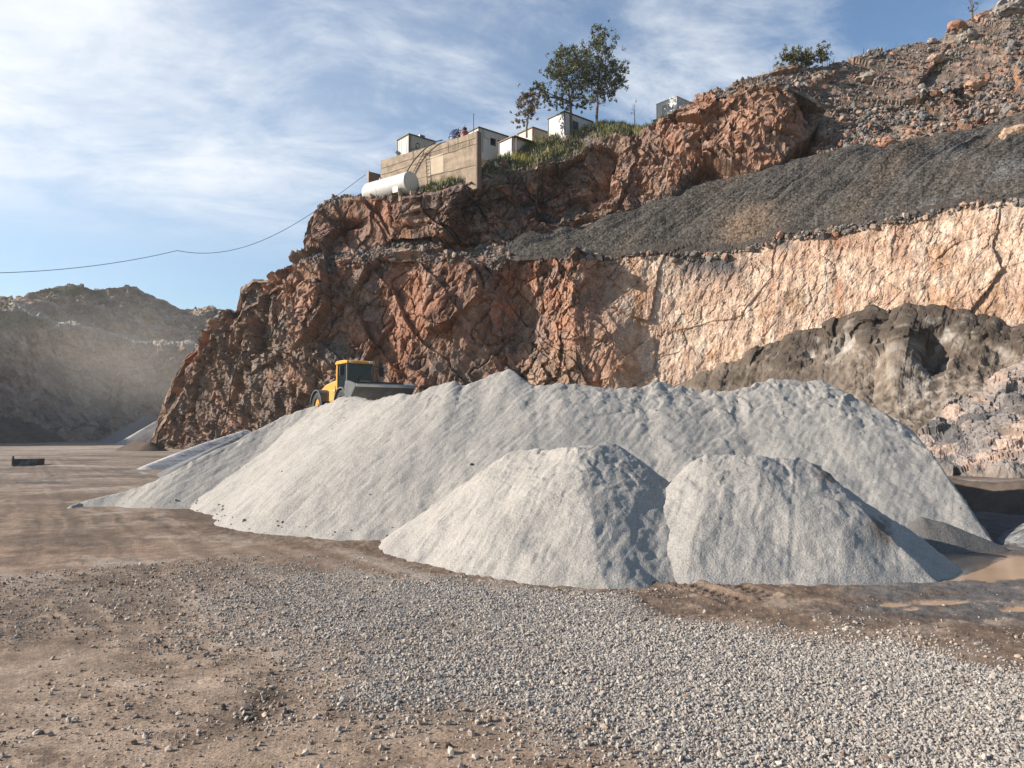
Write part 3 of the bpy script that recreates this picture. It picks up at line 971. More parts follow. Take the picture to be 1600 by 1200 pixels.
gc = mixc(gc, (.36, .27, .20), sstep(0.10, 0.22, -pt2) * lft * 0.5)
gc = mixc(gc, (.05, .034, .024), np.clip(hol * 1.3, 0, 0.92))
gc = mixc(gc, (.265, .232, .20), np.clip(gden * 1.1, 0, 1) * 0.85)
gc = mixc(gc, (.045, .030, .021), np.clip(hol * 1.3, 0, 0.95))
gc = mixc(gc, (.16, .105, .072), G(GPX, GPY, 430, 880, 120, 10) * 0.5)
gc = mixc(gc, (.38, .25, .165), sstep(0.15, 0.5, pudm) * (GPX > 1200) * 0.9)
gc = mixc(gc, (.17, .13, .10), sstep(0.10, 0.35, pudm) * (GPX < 400) * 0.5)
gi = np.arange(sh[0] * sh[1]).reshape(sh)
gnext = np.roll(gi, -1, 1)
gfaces = np.stack([gi[:-1], gi[1:], gnext[1:], gnext[:-1]], -1).reshape(-1, 4)
gz = gz + GZX * (1 - pudm)
GQ[..., 2] = gz
ground = np_mesh('ground', GQ, gfaces, M_GROUND, gc, smooth=True)
tag(ground, 'brown packed dirt floor of the quarry', kind='structure')


def ground_z(x, y):
    """height of the ground mesh at points (bilinear in the polar grid)"""
    r = np.hypot(x, y)
    a = np.arctan2(x, y)
    fi = np.interp(r, rad, np.arange(len(rad)))
    fj = np.interp(a, dense, np.arange(len(dense)))
    i0 = np.clip(fi.astype(int), 0, len(rad) - 2)
    j0 = np.clip(fj.astype(int), 0, len(dense) - 2)
    u, v = fi - i0, fj - j0
    return ((gz[i0, j0] * (1 - u) + gz[i0 + 1, j0] * u) * (1 - v) + (gz[i0, j0 + 1] * (1 - u) + gz[i0 + 1, j0 + 1] * u) * v)


def water_mat(name, c, rough):
    m, nt, b = _nt(name)
    Lk = nt.links.new
    g = N(nt, 'ShaderNodeNewGeometry')
    n = N(nt, 'ShaderNodeTexNoise', i_Scale=0.9, i_Detail=4.0)
    Lk(g.outputs['Position'], n.inputs['Vector'])
    r = N(nt, 'ShaderNodeValToRGB')
    r.color_ramp.elements[0].color = (*[x * 0.8 for x in c], 1)
    r.color_ramp.elements[1].color = (*[x * 1.15 for x in c], 1)
    Lk(n.outputs['Fac'], r.inputs['Fac'])
    Lk(r.outputs['Color'], b.inputs['Base Color'])
    n2 = N(nt, 'ShaderNodeTexNoise', i_Scale=14.0, i_Detail=3.0)
    Lk(g.outputs['Position'], n2.inputs['Vector'])
    bp = N(nt, 'ShaderNodeBump', i_Strength=0.06, i_Distance=0.02)
    Lk(n2.outputs['Fac'], bp.inputs['Height'])
    Lk(bp.outputs[0], b.inputs['Normal'])
    b.inputs['Roughness'].default_value = rough
    b.inputs['IOR'].default_value = 1.33
    b.inputs['Specular IOR Level'].default_value = 0.5
    return m


M_MUDWATER = water_mat('muddy water', (.40, .265, .165), 0.08)
M_GREYWATER = water_mat('grey puddle water', (.30, .27, .24), 0.06)


def puddle(px0, px1, py0, py1, z, m):
    """level sheet of water; the shoreline is where the ground rises through it"""
    pxx = np.linspace(px0, px1, 30)
    V, n = [], 30
    for y in np.linspace(py0, py1, 12):
        d = gdist(y)
        P = unproj(pxx, y + 0 * pxx, d + 0 * pxx)
        P[:, 2] = z
        V.append(P)
    o = np_mesh('puddle', np.array(V), grid_faces(12, n, flip=True), m)
    tag(o, kind='structure')


puddle(1340, 1800, 864, 907, -0.035, M_MUDWATER)
puddle(1340, 1640, 932, 960, -0.028, M_MUDWATER)
puddle(-120, 300, 718, 764, -0.05, M_GREYWATER)

# ------------------------------------------------------------------ gravel and loose stones on the ground
def scatter(n, rmin, rmax, seed):
    rng = np.random.default_rng(seed)
    r = np.sqrt(rng.uniform(rmin ** 2, rmax ** 2, n))
    a = np.radians(rng.uniform(-38, 38, n))
    P = np.stack([r * np.sin(a), r * np.cos(a), 0 * r], -1)
    px, py = proj(P)
    return P, px, py, rng


STCOL = np.array([(.37, .325, .275), (.29, .258, .225), (.42, .375, .315), (.215, .195, .18), (.33, .25, .19), (.46, .42, .36)])


STCOL = STCOL * 0.65 + STCOL.mean(0) * 0.35


def stone_cols(n, rng, p=(.30, .22, .18, .14, .08, .08)):
    return STCOL[rng.choice(6, n, p=list(p))] * rng.uniform(0.82, 1.18, (n, 1))


parts = []
P, px, py, rng = scatter(430000, 4.6, 15.5, 301)
nz = fbm(P / 2.2, 4, 201) + 0.5 * fbm(P / 0.5, 4, 203)
keep = (rng.uniform(0, 1, len(P)) < gravel_density(px, py, nz)) & (px > -40) & (px < 1640)
P = P[keep]
sz = np.exp(rng.normal(-3.58, 0.36, len(P))).clip(0.012, 0.075)
P[:, 2] = ground_z(P[:, 0], P[:, 1]) + sz * rng.uniform(-0.15, 0.22, len(P))
dd = P[:, 1]
cc = stone_cols(len(P), rng)
nb = dd < 9.5
cc = cc * 0.97
parts.append(stones(P[nb], sz[nb], cc[nb], 1, 'ico', flat=0.55))
parts.append(stones(P[~nb], sz[~nb] * 1.1, cc[~nb], 2, 'oct', flat=0.7))
# sparse stones in the dirt
P, px, py, rng = scatter(120000, 4.6, 15.0, 302)
nz = fbm(P / 1.4, 4, 401)
dens = np.clip(0.20 + 1.0 * nz, 0.03, 1) * sstep(850, 1020, py) * (1 - 0.55 * sstep(300, 60, px) * sstep(1000, 930, py)) * (1 - 0.9 * sstep(1150, 1300, px) * sstep(1010, 970, py))
dens += 1.2 * G(px, py, 410, 1120, 50, 30)
dens += 0.35 * sstep(-60, 0, line(GRAV_LO, px) + 60 - py) * sstep(-60, 30, 90 - np.abs(py - line(GRAV_LO, px)))
keep = (rng.uniform(0, 1, len(P)) < dens) & (px > -40) & (px < 1640) & (py > line([(0, 800), (600, 850), (1000, 915), (1600, 925)], px))
P = P[keep]
sz = np.exp(rng.normal(-4.05, 0.6, len(P))).clip(0.007, 0.085)
P[:, 2] = ground_z(P[:, 0], P[:, 1]) + sz * 0.12
cc = stone_cols(len(P), rng, (.22, .22, .12, .22, .17, .05)) * np.array([1.0, .95, .9])
clod = rng.uniform(0, 1, len(P)) < 0.28
cc = cc * 1.12
cc[clod] = np.array([.185, .132, .096]) * rng.uniform(0.6, 1.3, (clod.sum(), 1))
parts.append(stones(P, sz, cc, 3, 'ico'))
gv, gfc, gcc = merge(parts)
grav = np_mesh('gravel', gv, gfc, M_STONE, gcc)
tag(grav, 'loose grey crushed gravel strewn over the dirt', 'gravel', kind='stuff')

# ------------------------------------------------------------------ main sand pile
CREST = [(112, 793), (130, 787), (160, 780), (197, 773), (235, 759), (265, 744), (310, 721), (362, 691), (400, 669), (437, 650), (475, 639), (500, 634), (531, 622), (561, 617), (584, 626),
         (605, 621), (625, 616), (640, 616), (669, 606), (695, 600), (709, 598), (722, 606), (744, 597), (770, 586), (794, 579), (806, 584), (831, 605), (897, 605), (960, 609), (1006, 605),
         (1014, 599), (1028, 593), (1053, 596), (1079, 597), (1110, 604), (1146, 611), (1180, 603), (1210, 598), (1240, 601), (1259, 603), (1277, 597), (1300, 608), (1322, 620), (1375, 642), (1397, 665),
         (1405, 680), (1450, 710), (1502, 747), (1536, 785), (1552, 820), (1564, 850)]
TOE = [(112, 794), (130, 791), (200, 791), (290, 795), (318, 805), (345, 818), (420, 828), (520, 838), (625, 843), (800, 850), (1060, 850), (1300, 850), (1480, 850), (1566, 851)]
nc, nr = 1150, 260
spx = np.linspace(112, 1566, nc)
cj = 3.0 * fbm(np.stack([spx * 0.06, spx * 0, spx * 0], -1), 4, 500) * sstep(150, 400, spx)
cy_ = line(CREST, spx) + cj
ty = line(TOE, spx) + 2.5 * fbm(np.stack([spx * 0.05, spx * 0, spx * 0], -1), 4, 501)
ty = np.maximum(ty, cy_ + 1)
dt = gdist(ty)
dt = dt + (np.maximum(dt, 22.6) - dt) * sstep(650, 480, spx)
kk = (HOR - cy_) / F
SL = 0.68
dc = (CAMZ + SL * dt) / (SL - kk)
kern = np.exp(-np.linspace(-2.5, 2.5, 61) ** 2)
kern /= kern.sum()
dc = np.convolve(np.pad(dc, 30, mode='edge'), kern, 'valid')
dc = np.maximum(dc, dt + 0.05)
CP = unproj(spx, cy_, dc)
RG = CP[::3].copy()
RG[:, 2] += 0.07 * sstep(330, 200, spx[::3])                                             # the ridge of the pile
gx = np.arange(-16.0, 12.6, 0.036)
gy = np.concatenate([np.arange(14.6, 26.5, 0.036), np.arange(26.5, 36, 0.12), np.arange(36, 64, 0.3)])
X, Y = np.meshgrid(gx, gy)
shp = X.shape
P2d = np.stack([X, Y, 0 * X], -1).reshape(-1, 3)
warp = 0.09 * fbm(P2d * 0.45, 3, 511) + 0.02 * fbm(P2d * 1.7, 3, 512)
zz = np.full(len(P2d), -9.0)
for k in range(len(RG)):
    d = np.hypot(P2d[:, 0] - RG[k, 0], P2d[:, 1] - RG[k, 1])
    zz = np.maximum(zz, RG[k, 2] - SL * d * (1 + warp))
# flat top behind the ridge, where the loader works
order = np.argsort(CP[:, 0])
rD = np.interp(P2d[:, 0], CP[order, 0], dc[order])
rZ = np.interp(P2d[:, 0], CP[order, 0], CP[order, 2])
apx = 800 + F * P2d[:, 0] / P2d[:, 1]
behind = P2d[:, 1] - rD
edge_l = (apx - 440) / F * P2d[:, 1]
edge_r = (1330 - apx) / F * P2d[:, 1]
zpl = np.where(behind > 0, np.minimum(rZ - 0.30 * sstep(0, 1.0, behind), 2.95 + 0.6 * sstep(6, 0, behind)), -9)
zpl = np.minimum(zpl, 3.2 + 0.65 * np.minimum(edge_l, 0))
zpl = np.minimum(zpl, 3.2 + 0.65 * np.minimum(edge_r, 0))
zpl = np.minimum(zpl, 2.95 - 0.65 * np.maximum(P2d[:, 1] - 58, 0))
zz = np.maximum(zz, zpl)
exl = np.interp(P2d[:, 1], [15.4, 18, 21, 23, 40], [9.85, 10.1, 10.45, 10.7, 11.6])
zz = zz - 1.5 * np.maximum(P2d[:, 0] - exl, 0)
# gentle swells: lobes and gullies of successive loads
zz = zz + np.clip(zz / 2.0, 0, 1) * (0.28 * fbm(P2d * np.array([0.42, 0.16, 1]), 3, 513) - 0.25 * np.exp(-((P2d[:, 0] - 5.3 + 0.25 * (P2d[:, 1] - 20)) / 0.9) ** 2) * sstep(23.5, 21, P2d[:, 1]))
P2d[:, 2] = zz
SPX, SPY = proj(P2d)


def sand_detail(P3, fdir, lump, seed):
    """height detail of a tipped pile: flow streaks, small slumps near the crest, fine lumps"""
    fx, fy = fdir
    wv = P3 + 0.25 * fbm(P3 * 1.5, 3, seed + 3)[:, None]
    al = wv[:, 0] * fx + wv[:, 1] * fy
    ac = -wv[:, 0] * fy + wv[:, 1] * fx
    st = fbm(np.stack([al * 0.5, ac * 2.6, P3[:, 2] * 0.4], -1), 5, seed, gain=0.6)
    d1_, e1_, r1_, q1_ = facet(wv / np.array([0.9, 0.9, 0.6]), seed + 1)
    d2_, e2_, r2_, q2_ = facet(wv / np.array([0.32, 0.32, 0.25]), seed + 2)
    fine_ = fbm(P3 * 4.0, 4, seed + 5)
    big_ = fbm(P3 * 0.45, 3, seed + 6)
    run = fbm(np.stack([al * 0.7, ac * 7.0, P3[:, 2] * 0.5], -1), 3, seed + 8, ridged=True)
    slump = fbm(wv * np.array([1.7, 1.7, 7.0]), 5, seed + 7, gain=0.62, ridged=True)
    return st, 0.030 * st + 0.06 * big_ + 0.022 * run + (0.045 * d1_ + 0.045 * d2_) * lump + 0.045 * slump * (0.15 + lump) + 0.020 * fine_, d1_


rel_h = zz / np.maximum(rZ, 0.3)
lumpw = sstep(0.55, 0.98, rel_h) * (0.35 + 0.55 * sstep(850, 1000, SPX)) + 0.10 + 0.30 * sstep(930, 1080, SPX) * sstep(0.1, 0.4, rel_h)
lumpw *= sstep(1.6, 0.3, behind)
st, det, dfac = sand_detail(P2d, (-0.60, -0.80), lumpw, 520)
P2d[:, 2] += np.where(zz > -0.2, det * np.clip((zz + 0.05) / 0.4, 0.08, 1) * (1 - 0.8 * sstep(0.2, 2, behind)), 0)
sbig = fbm(P2d / 3.0, 4, 530)
sc = np.empty((len(P2d), 3))
SANDC = (.335, .305, .266)
sc[:] = SANDC
sc = mixc(sc, (.285, .262, .234), sstep(0.05, 0.45, sbig + 0.3 * st) * 0.6)
sc = mixc(sc, (.38, .35, .312), sstep(0.1, 0.5, st) * 0.5)
sc = mixc(sc, (.25, .23, .20), np.clip(G(SPX, SPY, 1080, 690, 130, 60), 0, 1) * sstep(-0.3, 0.3, sbig) * 0.6)  # shade of the gully between the lobes, painted into the sand colour
keep = P2d[:, 2].reshape(shp) > -0.12
f = grid_faces(shp[0], shp[1], keep)
used = np.unique(f)
remap = np.full(len(P2d), -1)
remap[used] = np.arange(len(used))
sand = np_mesh('sand_pile', P2d[used], remap[f], M_SAND, sc[used], smooth=True, origin=(-1.0, 20.0, 0))
tag(sand, 'largest long white sand pile stretching across the yard with the loader on top', 'sand pile', 'white sand piles')


rngp = np.random.default_rng(88)
zz2 = P2d[:, 2]
wgt = ((zz2 > 0.0) & (zz2 < 0.25) & (P2d[:, 1] < 24) & (SPX > 190)) * 1.0 + ((zz2 > 0.25) & (behind < 0)) * 0.012
ip = rngp.choice(len(zz2), 190, p=wgt / wgt.sum())
psz = np.exp(rngp.normal(-3.25, 0.55, 190)).clip(0.015, 0.16)
pcol = np.array([(.18, .15, .125), (.27, .25, .23), (.12, .105, .09)])[rngp.choice(3, 190)] * rngp.uniform(0.8, 1.2, (190, 1))
pv, pf_, pc_ = stones(P2d[ip] + np.array([0, 0, 0.01]), psz, pcol, 89)
tag(np_mesh('pebbles', pv, pf_, M_RUBBLE, pc_), 'dark clods and stones strewn on the white sand', 'pebbles', kind='stuff')


# ------------------------------------------------------------------ tipped heaps: cones along a ridge
def poly_dist(vx, vy, angs, blend):
    """distance measured towards a few faces, so that the heap has arrises"""
    d = np.hypot(vx, vy)
    if not angs: return d
    m = np.full(vx.shape, -1e9)
    for a in angs:
        m = np.maximum(m, vx * math.cos(math.radians(a)) + vy * math.sin(math.radians(a)))
    return d * (1 - blend) + m * blend


def heap(name, ridge, slope, step, mat, color, label, cat, group=None, seed=0, angs=None, blend=0.62, detail=1.0, fdir=(-.45, -.89), pad=0.6, dark=None, sink=0.08, lump=0.6, rough=0.06):
    R = np.array([unproj(a, b, d) for a, b, d in ridge])
    tt = np.linspace(0, len(R) - 1, 14 * (len(R) - 1) + 1)
    R = np.stack([np.interp(tt, np.arange(len(R)), R[:, k]) for k in range(3)], -1)
    ext = R[:, 2].max() / slope + pad
    x0, x1 = R[:, 0].min() - ext, R[:, 0].max() + ext
    y0, y1 = R[:, 1].min() - ext, R[:, 1].max() + ext
    X, Y = np.meshgrid(np.arange(x0, x1, step), np.arange(y0, y1, step))
    P3 = np.stack([X, Y, 0 * X], -1).reshape(-1, 3)
    warp = fbm(P3 * 0.6, 4, seed + 9) * rough * 2
    wx, wy = (0.26 * fbm(P3 * 0.8, 4, seed + 21), 0.26 * fbm(P3 * 0.8, 4, seed + 22)) if angs else (0, 0)
    z = np.full(len(P3), -9.0)
    for k in range(len(R)):
        d = poly_dist(P3[:, 0] - R[k, 0] + wx, P3[:, 1] - R[k, 1] + wy, angs, blend)
        d = np.sqrt(d * d + 0.006) - 0.05
        z = np.maximum(z, R[k, 2] - slope * d * (1 + warp))
    P3[:, 2] = z
    hh = R[:, 2].max()
    lw = lump * sstep(0.15, 0.9, z / hh)
    st, det, df = sand_detail(P3, fdir, lw, seed)
    P3[:, 2] = np.where(z > -0.2, z + det * detail * np.clip((z + 0.1) / 0.4, 0.1, 1) * min(1.0, hh / 1.2), z)
    z2 = P3[:, 2].reshape(X.shape)
    keep = z2 > -sink
    cc = np.empty((len(P3), 3))
    cc[:] = color
    nb_ = fbm(P3 * 0.7, 4, seed + 11)
    cc = mixc(cc, tuple(v * 0.82 for v in color), sstep(0.0, 0.4, nb_ + 0.2 * st) * 0.7)
    cc = mixc(cc, tuple(min(1, v * 1.12) for v in color), sstep(0.1, 0.45, st) * 0.5)
    if dark is not None:
        cpx, cpy = proj(P3)
        cc = dark(cc, cpx, cpy, st, nb_)
    f = grid_faces(X.shape[0], X.shape[1], keep)
    used = np.unique(f)
    remap = np.full(len(P3), -1)
    remap[used] = np.arange(len(used))
    V = P3[used]
    org = (R[:, 0].mean(), R[:, 1].mean(), 0)
    o = np_mesh(name, V, remap[f], mat, cc[used], smooth=True, origin=org)
    if label: tag(o, label, cat, group)
    return o


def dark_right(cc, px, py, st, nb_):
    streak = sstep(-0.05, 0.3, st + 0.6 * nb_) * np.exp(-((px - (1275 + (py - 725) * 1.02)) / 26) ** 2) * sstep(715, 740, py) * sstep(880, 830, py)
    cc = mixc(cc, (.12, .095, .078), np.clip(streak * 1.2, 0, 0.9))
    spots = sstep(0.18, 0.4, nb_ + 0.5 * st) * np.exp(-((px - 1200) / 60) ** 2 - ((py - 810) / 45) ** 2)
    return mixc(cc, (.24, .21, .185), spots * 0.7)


heap('sand_pile', [(806, 705, 15.9), (860, 702, 15.2), (900, 700, 14.6), (932, 695, 14.8), (950, 690, 15.1)], 0.72, 0.024, M_SAND, SANDC,
     'smaller white sand pile with the pointed top in front of the largest pile', 'sand pile', 'white sand piles', seed=600, angs=[200, 240, 306, 350, 30, 90, 150])
heap('sand_pile', [(1112, 711, 14.3), (1180, 713, 14.2), (1250, 716, 14.3)], 0.77, 0.024, M_SAND, (.325, .297, .262),
     'smaller white sand pile with the flat top and a dark stained flank beside the puddle', 'sand pile', 'white sand piles', seed=640, dark=dark_right, angs=[188, 228, 266, 328, 5, 60, 120])
heap('sand_berm', [(1441, 806, 15.5), (1475, 816, 15.35), (1525, 836, 15.2), (1562, 850, 15.1)], 0.95, 0.03, M_SAND, (.135, .125, .115),
     'low dark grey sand ridge lying against the right end of the largest pile', 'sand heap', seed=660, pad=0.3)
heap('dirt_heap', [(1450, 742, 25.0), (1520, 752, 23.5), (1560, 756, 22.5), (1600, 750, 22.0), (1680, 728, 22.0), (1800, 695, 23)], 0.74, 0.06, M_MUD, (.095, .072, .056),
     'dark brown dirt heap behind the right end of the white sand', 'dirt heap', seed=680)
heap('dirt_heap', [(1640, 812, 15.8), (1690, 780, 16.4), (1790, 750, 17.5)], 0.60, 0.05, M_BANK, (.16, .155, .15),
     'blue grey gravel heap cut off by the right edge of the view', 'gravel heap', seed=690)
# far left heaps
heap('sand_pile', [(230, 727, 44), (300, 699, 50), (345, 684, 55), (385, 672, 60)], 0.42, 0.09, M_SAND, (.40, .385, .365),
     'low pale sand pile below the left end of the cliff', 'sand pile', 'white sand piles', seed=700, pad=1.0)
heap('sand_pile', [(290, 724, 38), (330, 702, 40), (370, 684, 43), (400, 675, 45)], 0.50, 0.08, M_SAND, (.17, .165, .16),
     'dark grey sand pile squeezed between the pale low pile and the largest pile', 'sand pile', seed=710, pad=1.0)
heap('gravel_heap', [(240, 648, 128), (225, 652, 126), (205, 672, 122)], 0.62, 0.25, M_SAND, (.24, .23, .215),
     'tall grey gravel heap in the dust by the far quarry wall', 'gravel heap', seed=720, pad=1.0)
heap('gravel_heap', [(262, 650, 112), (240, 660, 110), (205, 682, 106)], 0.66, 0.22, M_SAND, (.30, .285, .265),
     'pale gravel heap with a straight ridge in front of the dusty heap', 'gravel heap', seed=730, pad=1.0)
heap('dirt_heap', [(212, 688, 80), (235, 690, 78)], 0.55, 0.15, M_MUD, (.10, .075, .055),
     'small dark brown dirt heap at the left foot of the cliff', 'dirt heap', seed=740, pad=1.0)
heap('rubble_heap', [(-60, 640, 118), (10, 655, 122), (60, 668, 126)], 0.55, 0.25, M_FAR, (.15, .115, .09),
     'brown rubble heap at the foot of the far quarry wall', 'rubble heap', seed=750, pad=1.0, lump=2.5, detail=4)

# ------------------------------------------------------------------ far hill
FTOP = [(-300, 470), (-60, 468), (22, 466), (43, 455), (70, 450), (100, 446), (127, 443), (143, 448), (167, 450), (185, 446), (200, 444), (213, 447), (233, 460), (253, 470), (283, 480), (320, 480), (360, 487), (420, 495), (520, 500), (700, 520)]
FBEN = [(-300, 470), (-60, 478), (0, 483), (20, 480), (50, 490), (77, 507), (143, 520), (200, 535), (283, 543), (400, 552), (520, 560), (700, 570)]
nc = 560
hpx = np.linspace(-300, 660, nc)
hd = np.interp(hpx, [-300, -60, 0, 120, 240, 400, 700], [95, 122, 130, 146, 158, 165, 170])
jh = lambda s, a: a * fbm(np.stack([hpx * 0.04, hpx * 0 + s, hpx * 0], -1), 4, s)
H0 = unproj(hpx, py_of(-0.5 + 0 * hpx, hd - 9), hd - 9)
hb = line(FBEN, hpx) + jh(801, 5)
ht = np.minimum(line(FTOP, hpx) + jh(802, 3), hb - 7)
H1 = unproj(hpx, hb, hd + 6)
H2 = unproj(hpx, hb - 5, hd + 24)
H3 = unproj(hpx, ht, hd + 38)
H4 = H3.copy()
H4[:, 1] += 60
H4[:, 0] *= (hd + 98) / (hd + 38)
HQ = np.concatenate([seg(H0, H1, 150), seg(H1, H2, 20), seg(H2, H3, 80), seg(H3, H4, 15, True)], 0)
hs = HQ.shape[:2]
HPX, HPY = proj(HQ)
hf = HQ.reshape(-1, 3)
hw = hf + 3 * np.stack([fbm(hf / 12, 3, 810 + k) for k in range(3)], -1)
ha, hea, hra, hqa = [a.reshape(hs) for a in facet(hw / np.array([9, 9, 11.]), 820)]
hb_, heb, hrb, hqb = [a.reshape(hs) for a in facet(hw / np.array([3.2, 3.2, 4.5]), 821)]
hc_, hec, hrc, hqc = [a.reshape(hs) for a in facet(hw / np.array([1.3, 1.3, 1.6]), 822)]
hn = fbm(hf / 10, 4, 823).reshape(hs)
hn2 = fbm(hf / 2.5, 4, 824).reshape(hs)
hnr = grid_normals(HQ)
if hnr[60, 250, 1] > 0: hnr = -hnr
hfade = np.ones(hs[0])
hfade[-20:] = np.linspace(1, 0.1, 20)
HQ = HQ + hnr * ((1.2 * ha + 0.7 * hb_ + 0.4 * hc_ + 0.5 * hn2 + 0.7 * fbm(hf * np.array([.25, .25, .03]), 4, 826).reshape(hs)) * hfade[:, None])[..., None]
hcx = np.empty(hs + (3,))
hcx[:] = (.36, .255, .18)
hcx = mixc(hcx, (.26, .20, .155), sstep(0.0, 0.3, hn))
hcx = mixc(hcx, (.37, .245, .175), sstep(0.0, 0.3, -hn + 0.3 * (hrb - .5)) * 0.7)
hcx = mixc(hcx, (.42, .35, .28), (hrc > 0.85) * 0.5)
hcx = mixc(hcx, (.16, .13, .105), (hqb > 0.8) * 0.5)
hcx = mixc(hcx, (.13, .13, .07), np.clip(G(HPX, HPY, 40, 500, 60, 16) + G(HPX, HPY, 110, 455, 90, 10), 0, 1) * 0.7)
ledge = np.zeros(hs); ledge[150:170] = 1
hcx = mixc(hcx, (.33, .29, .24), ledge * 0.7)  # sunlit line along the bench top, painted as a paler colour
hill = np_mesh('far_hill', HQ, grid_faces(*hs), M_FAR, hcx)
tag(hill, 'shaded brown quarry wall in two benches far behind', kind='structure')


# ------------------------------------------------------------------ materials of the built things
M_WHITEPAINT = solid('white painted steel', (.50, .485, .44), 0.10, 2.5, 0.5, dirt=(.40, .35, .28), dirtamt=0.45)
M_WHITEPANEL = solid('white wall panel', (.50, .50, .465), 0.08, 3.0, 0.55, dirt=(.42, .38, .31), dirtamt=0.4, stretch=(6, 6, 0.7))
M_CREAMPANEL = solid('cream wall panel', (.42, .38, .30), 0.1, 3.0, 0.6, dirt=(.34, .27, .2), dirtamt=0.5, stretch=(6, 6, 0.7))
M_DARKTRIM = solid('dark trim', (.07, .06, .055), 0.3, 4.0, 0.6)
M_BROWNTRIM = solid('brown trim', (.19, .10, .055), 0.3, 4.0, 0.65)
M_GLASS = solid('dark glass', (.012, .018, .02), 0.3, 1.0, 0.08, spec=0.3)
M_CONCRETE = solid('weathered concrete', (.31, .24, .17), 0.35, 1.3, 0.9, bump=0.5, bscale=6, dirt=(.12, .09, .068), dirtamt=0.8, spec=0.2)
M_CONCRETE2 = solid('old render patch', (.46, .37, .265), 0.15, 1.0, 0.9, bump=0.3, bscale=6, spec=0.2)
M_BRICK = solid('dull brown blockwork', (.17, .12, .09), 0.25, 2.0, 0.9, bump=0.4, bscale=8)
M_RUSTY = solid('rusted steel', (.10, .065, .048), 0.4, 3.0, 0.75, metal=0.2)
M_BLACK = solid('black rubber', (.025, .025, .025), 0.3, 6.0, 0.75)
M_BLUE = solid('dark blue plastic', (.025, .045, .11), 0.2, 3.0, 0.4)
M_REDP = solid('faded red plastic', (.30, .06, .05), 0.2, 4.0, 0.5)
M_GREEN = solid('dark green paint', (.03, .055, .035), 0.3, 5.0, 0.5)
M_YELLOW = solid('yellow machine paint', (.60, .27, .03), 0.10, 2.5, 0.42, dirt=(.36, .27, .17), dirtamt=0.55)
M_MACHGREY = solid('dark grey machine paint', (.075, .075, .073), 0.2, 4.0, 0.55, dirt=(.22, .205, .185), dirtamt=0.6)
M_BUCKET = solid('worn bucket steel', (.085, .088, .09), 0.25, 2.0, 0.5, metal=0.3, dirt=(.20, .19, .175), dirtamt=0.6)
M_BUCKEDGE = solid('polished bucket edge', (.55, .55, .54), 0.1, 3.0, 0.3, metal=0.8)
M_SKIP = solid('dull dark steel', (.05, .052, .052), 0.3, 3.0, 0.6, dirt=(.2, .18, .15), dirtamt=0.6)
M_GALV = solid('grey metal', (.26, .26, .26), 0.2, 5.0, 0.45, metal=0.4)

# ------------------------------------------------------------------ wheel loader on top of the pile
LX, LD = (553 - 800) / F * 44.5, 44.5
ld = empty('wheel_loader', (LX, LD, 2.92), math.radians(-56))
tag(ld, 'yellow wheel loader with a dark glazed cab working on top of the largest sand pile', 'wheel loader')
b = MB()                                                                  # rear hood and counterweight
b.prism([(-0.75, 1.05), (-0.75, 2.30), (-1.6, 2.27), (-2.8, 2.12), (-3.85, 1.78), (-4.15, 1.30), (-4.05, 0.85), (-2.9, 0.75), (-1.2, 0.75)], -0.72, 0.72)
hood = b.build('hood', M_YELLOW, ld, bevel=0.10)
MB().prism([(-1.1, 2.28), (-1.6, 2.33), (-2.8, 2.18), (-3.80, 1.86), (-3.80, 1.80), (-2.8, 2.12), (-1.1, 2.22)], -0.5, 0.5).build('hood_panel', M_WHITEPAINT, hood, bevel=0.03)
for sy in (-1, 1):
    g = MB()
    for k in range(5):
        g.box((-3.9 + 0.10 * k, sy * 0.715 - 0.02, 1.30), (-3.85 + 0.10 * k, sy * 0.715 + 0.02, 1.65))
    g.build('grille', M_MACHGREY, hood)
MB().tube([(-1.5, 0.35, 2.2), (-1.5, 0.35, 2.9)], 0.08, 10).build('exhaust_pipe', M_MACHGREY, ld, smooth=True)
MB().tube([(-1.9, -0.2, 2.2), (-1.9, -0.2, 2.55), ], 0.11, 10).build('air_intake', M_MACHGREY, ld, smooth=True)
b = MB()                                                                  # frame and centre body under the cab
b.box((-0.9, -0.78, 0.75), (1.0, 0.78, 1.45))
b.box((0.9, -0.42, 0.55), (2.1, 0.42, 1.25))
b.build('chassis', M_YELLOW, ld, bevel=0.06)
for sy in (-1, 1):
    MB().box((-0.75, sy * 1.02 - 0.26, 0.95), (0.15, sy * 1.02 + 0.26, 1.70)).build('side_tank', M_YELLOW, ld, bevel=0.10)
st_ = MB()
for k in range(3):
    st_.box((0.2, -1.22, 0.55 + 0.36 * k), (0.62, -0.82, 0.60 + 0.36 * k))
st_.tube([(0.16, -1.22, 0.5), (0.16, -1.22, 1.9)], 0.02, 6)
st_.build('step_ladder', M_MACHGREY, ld)
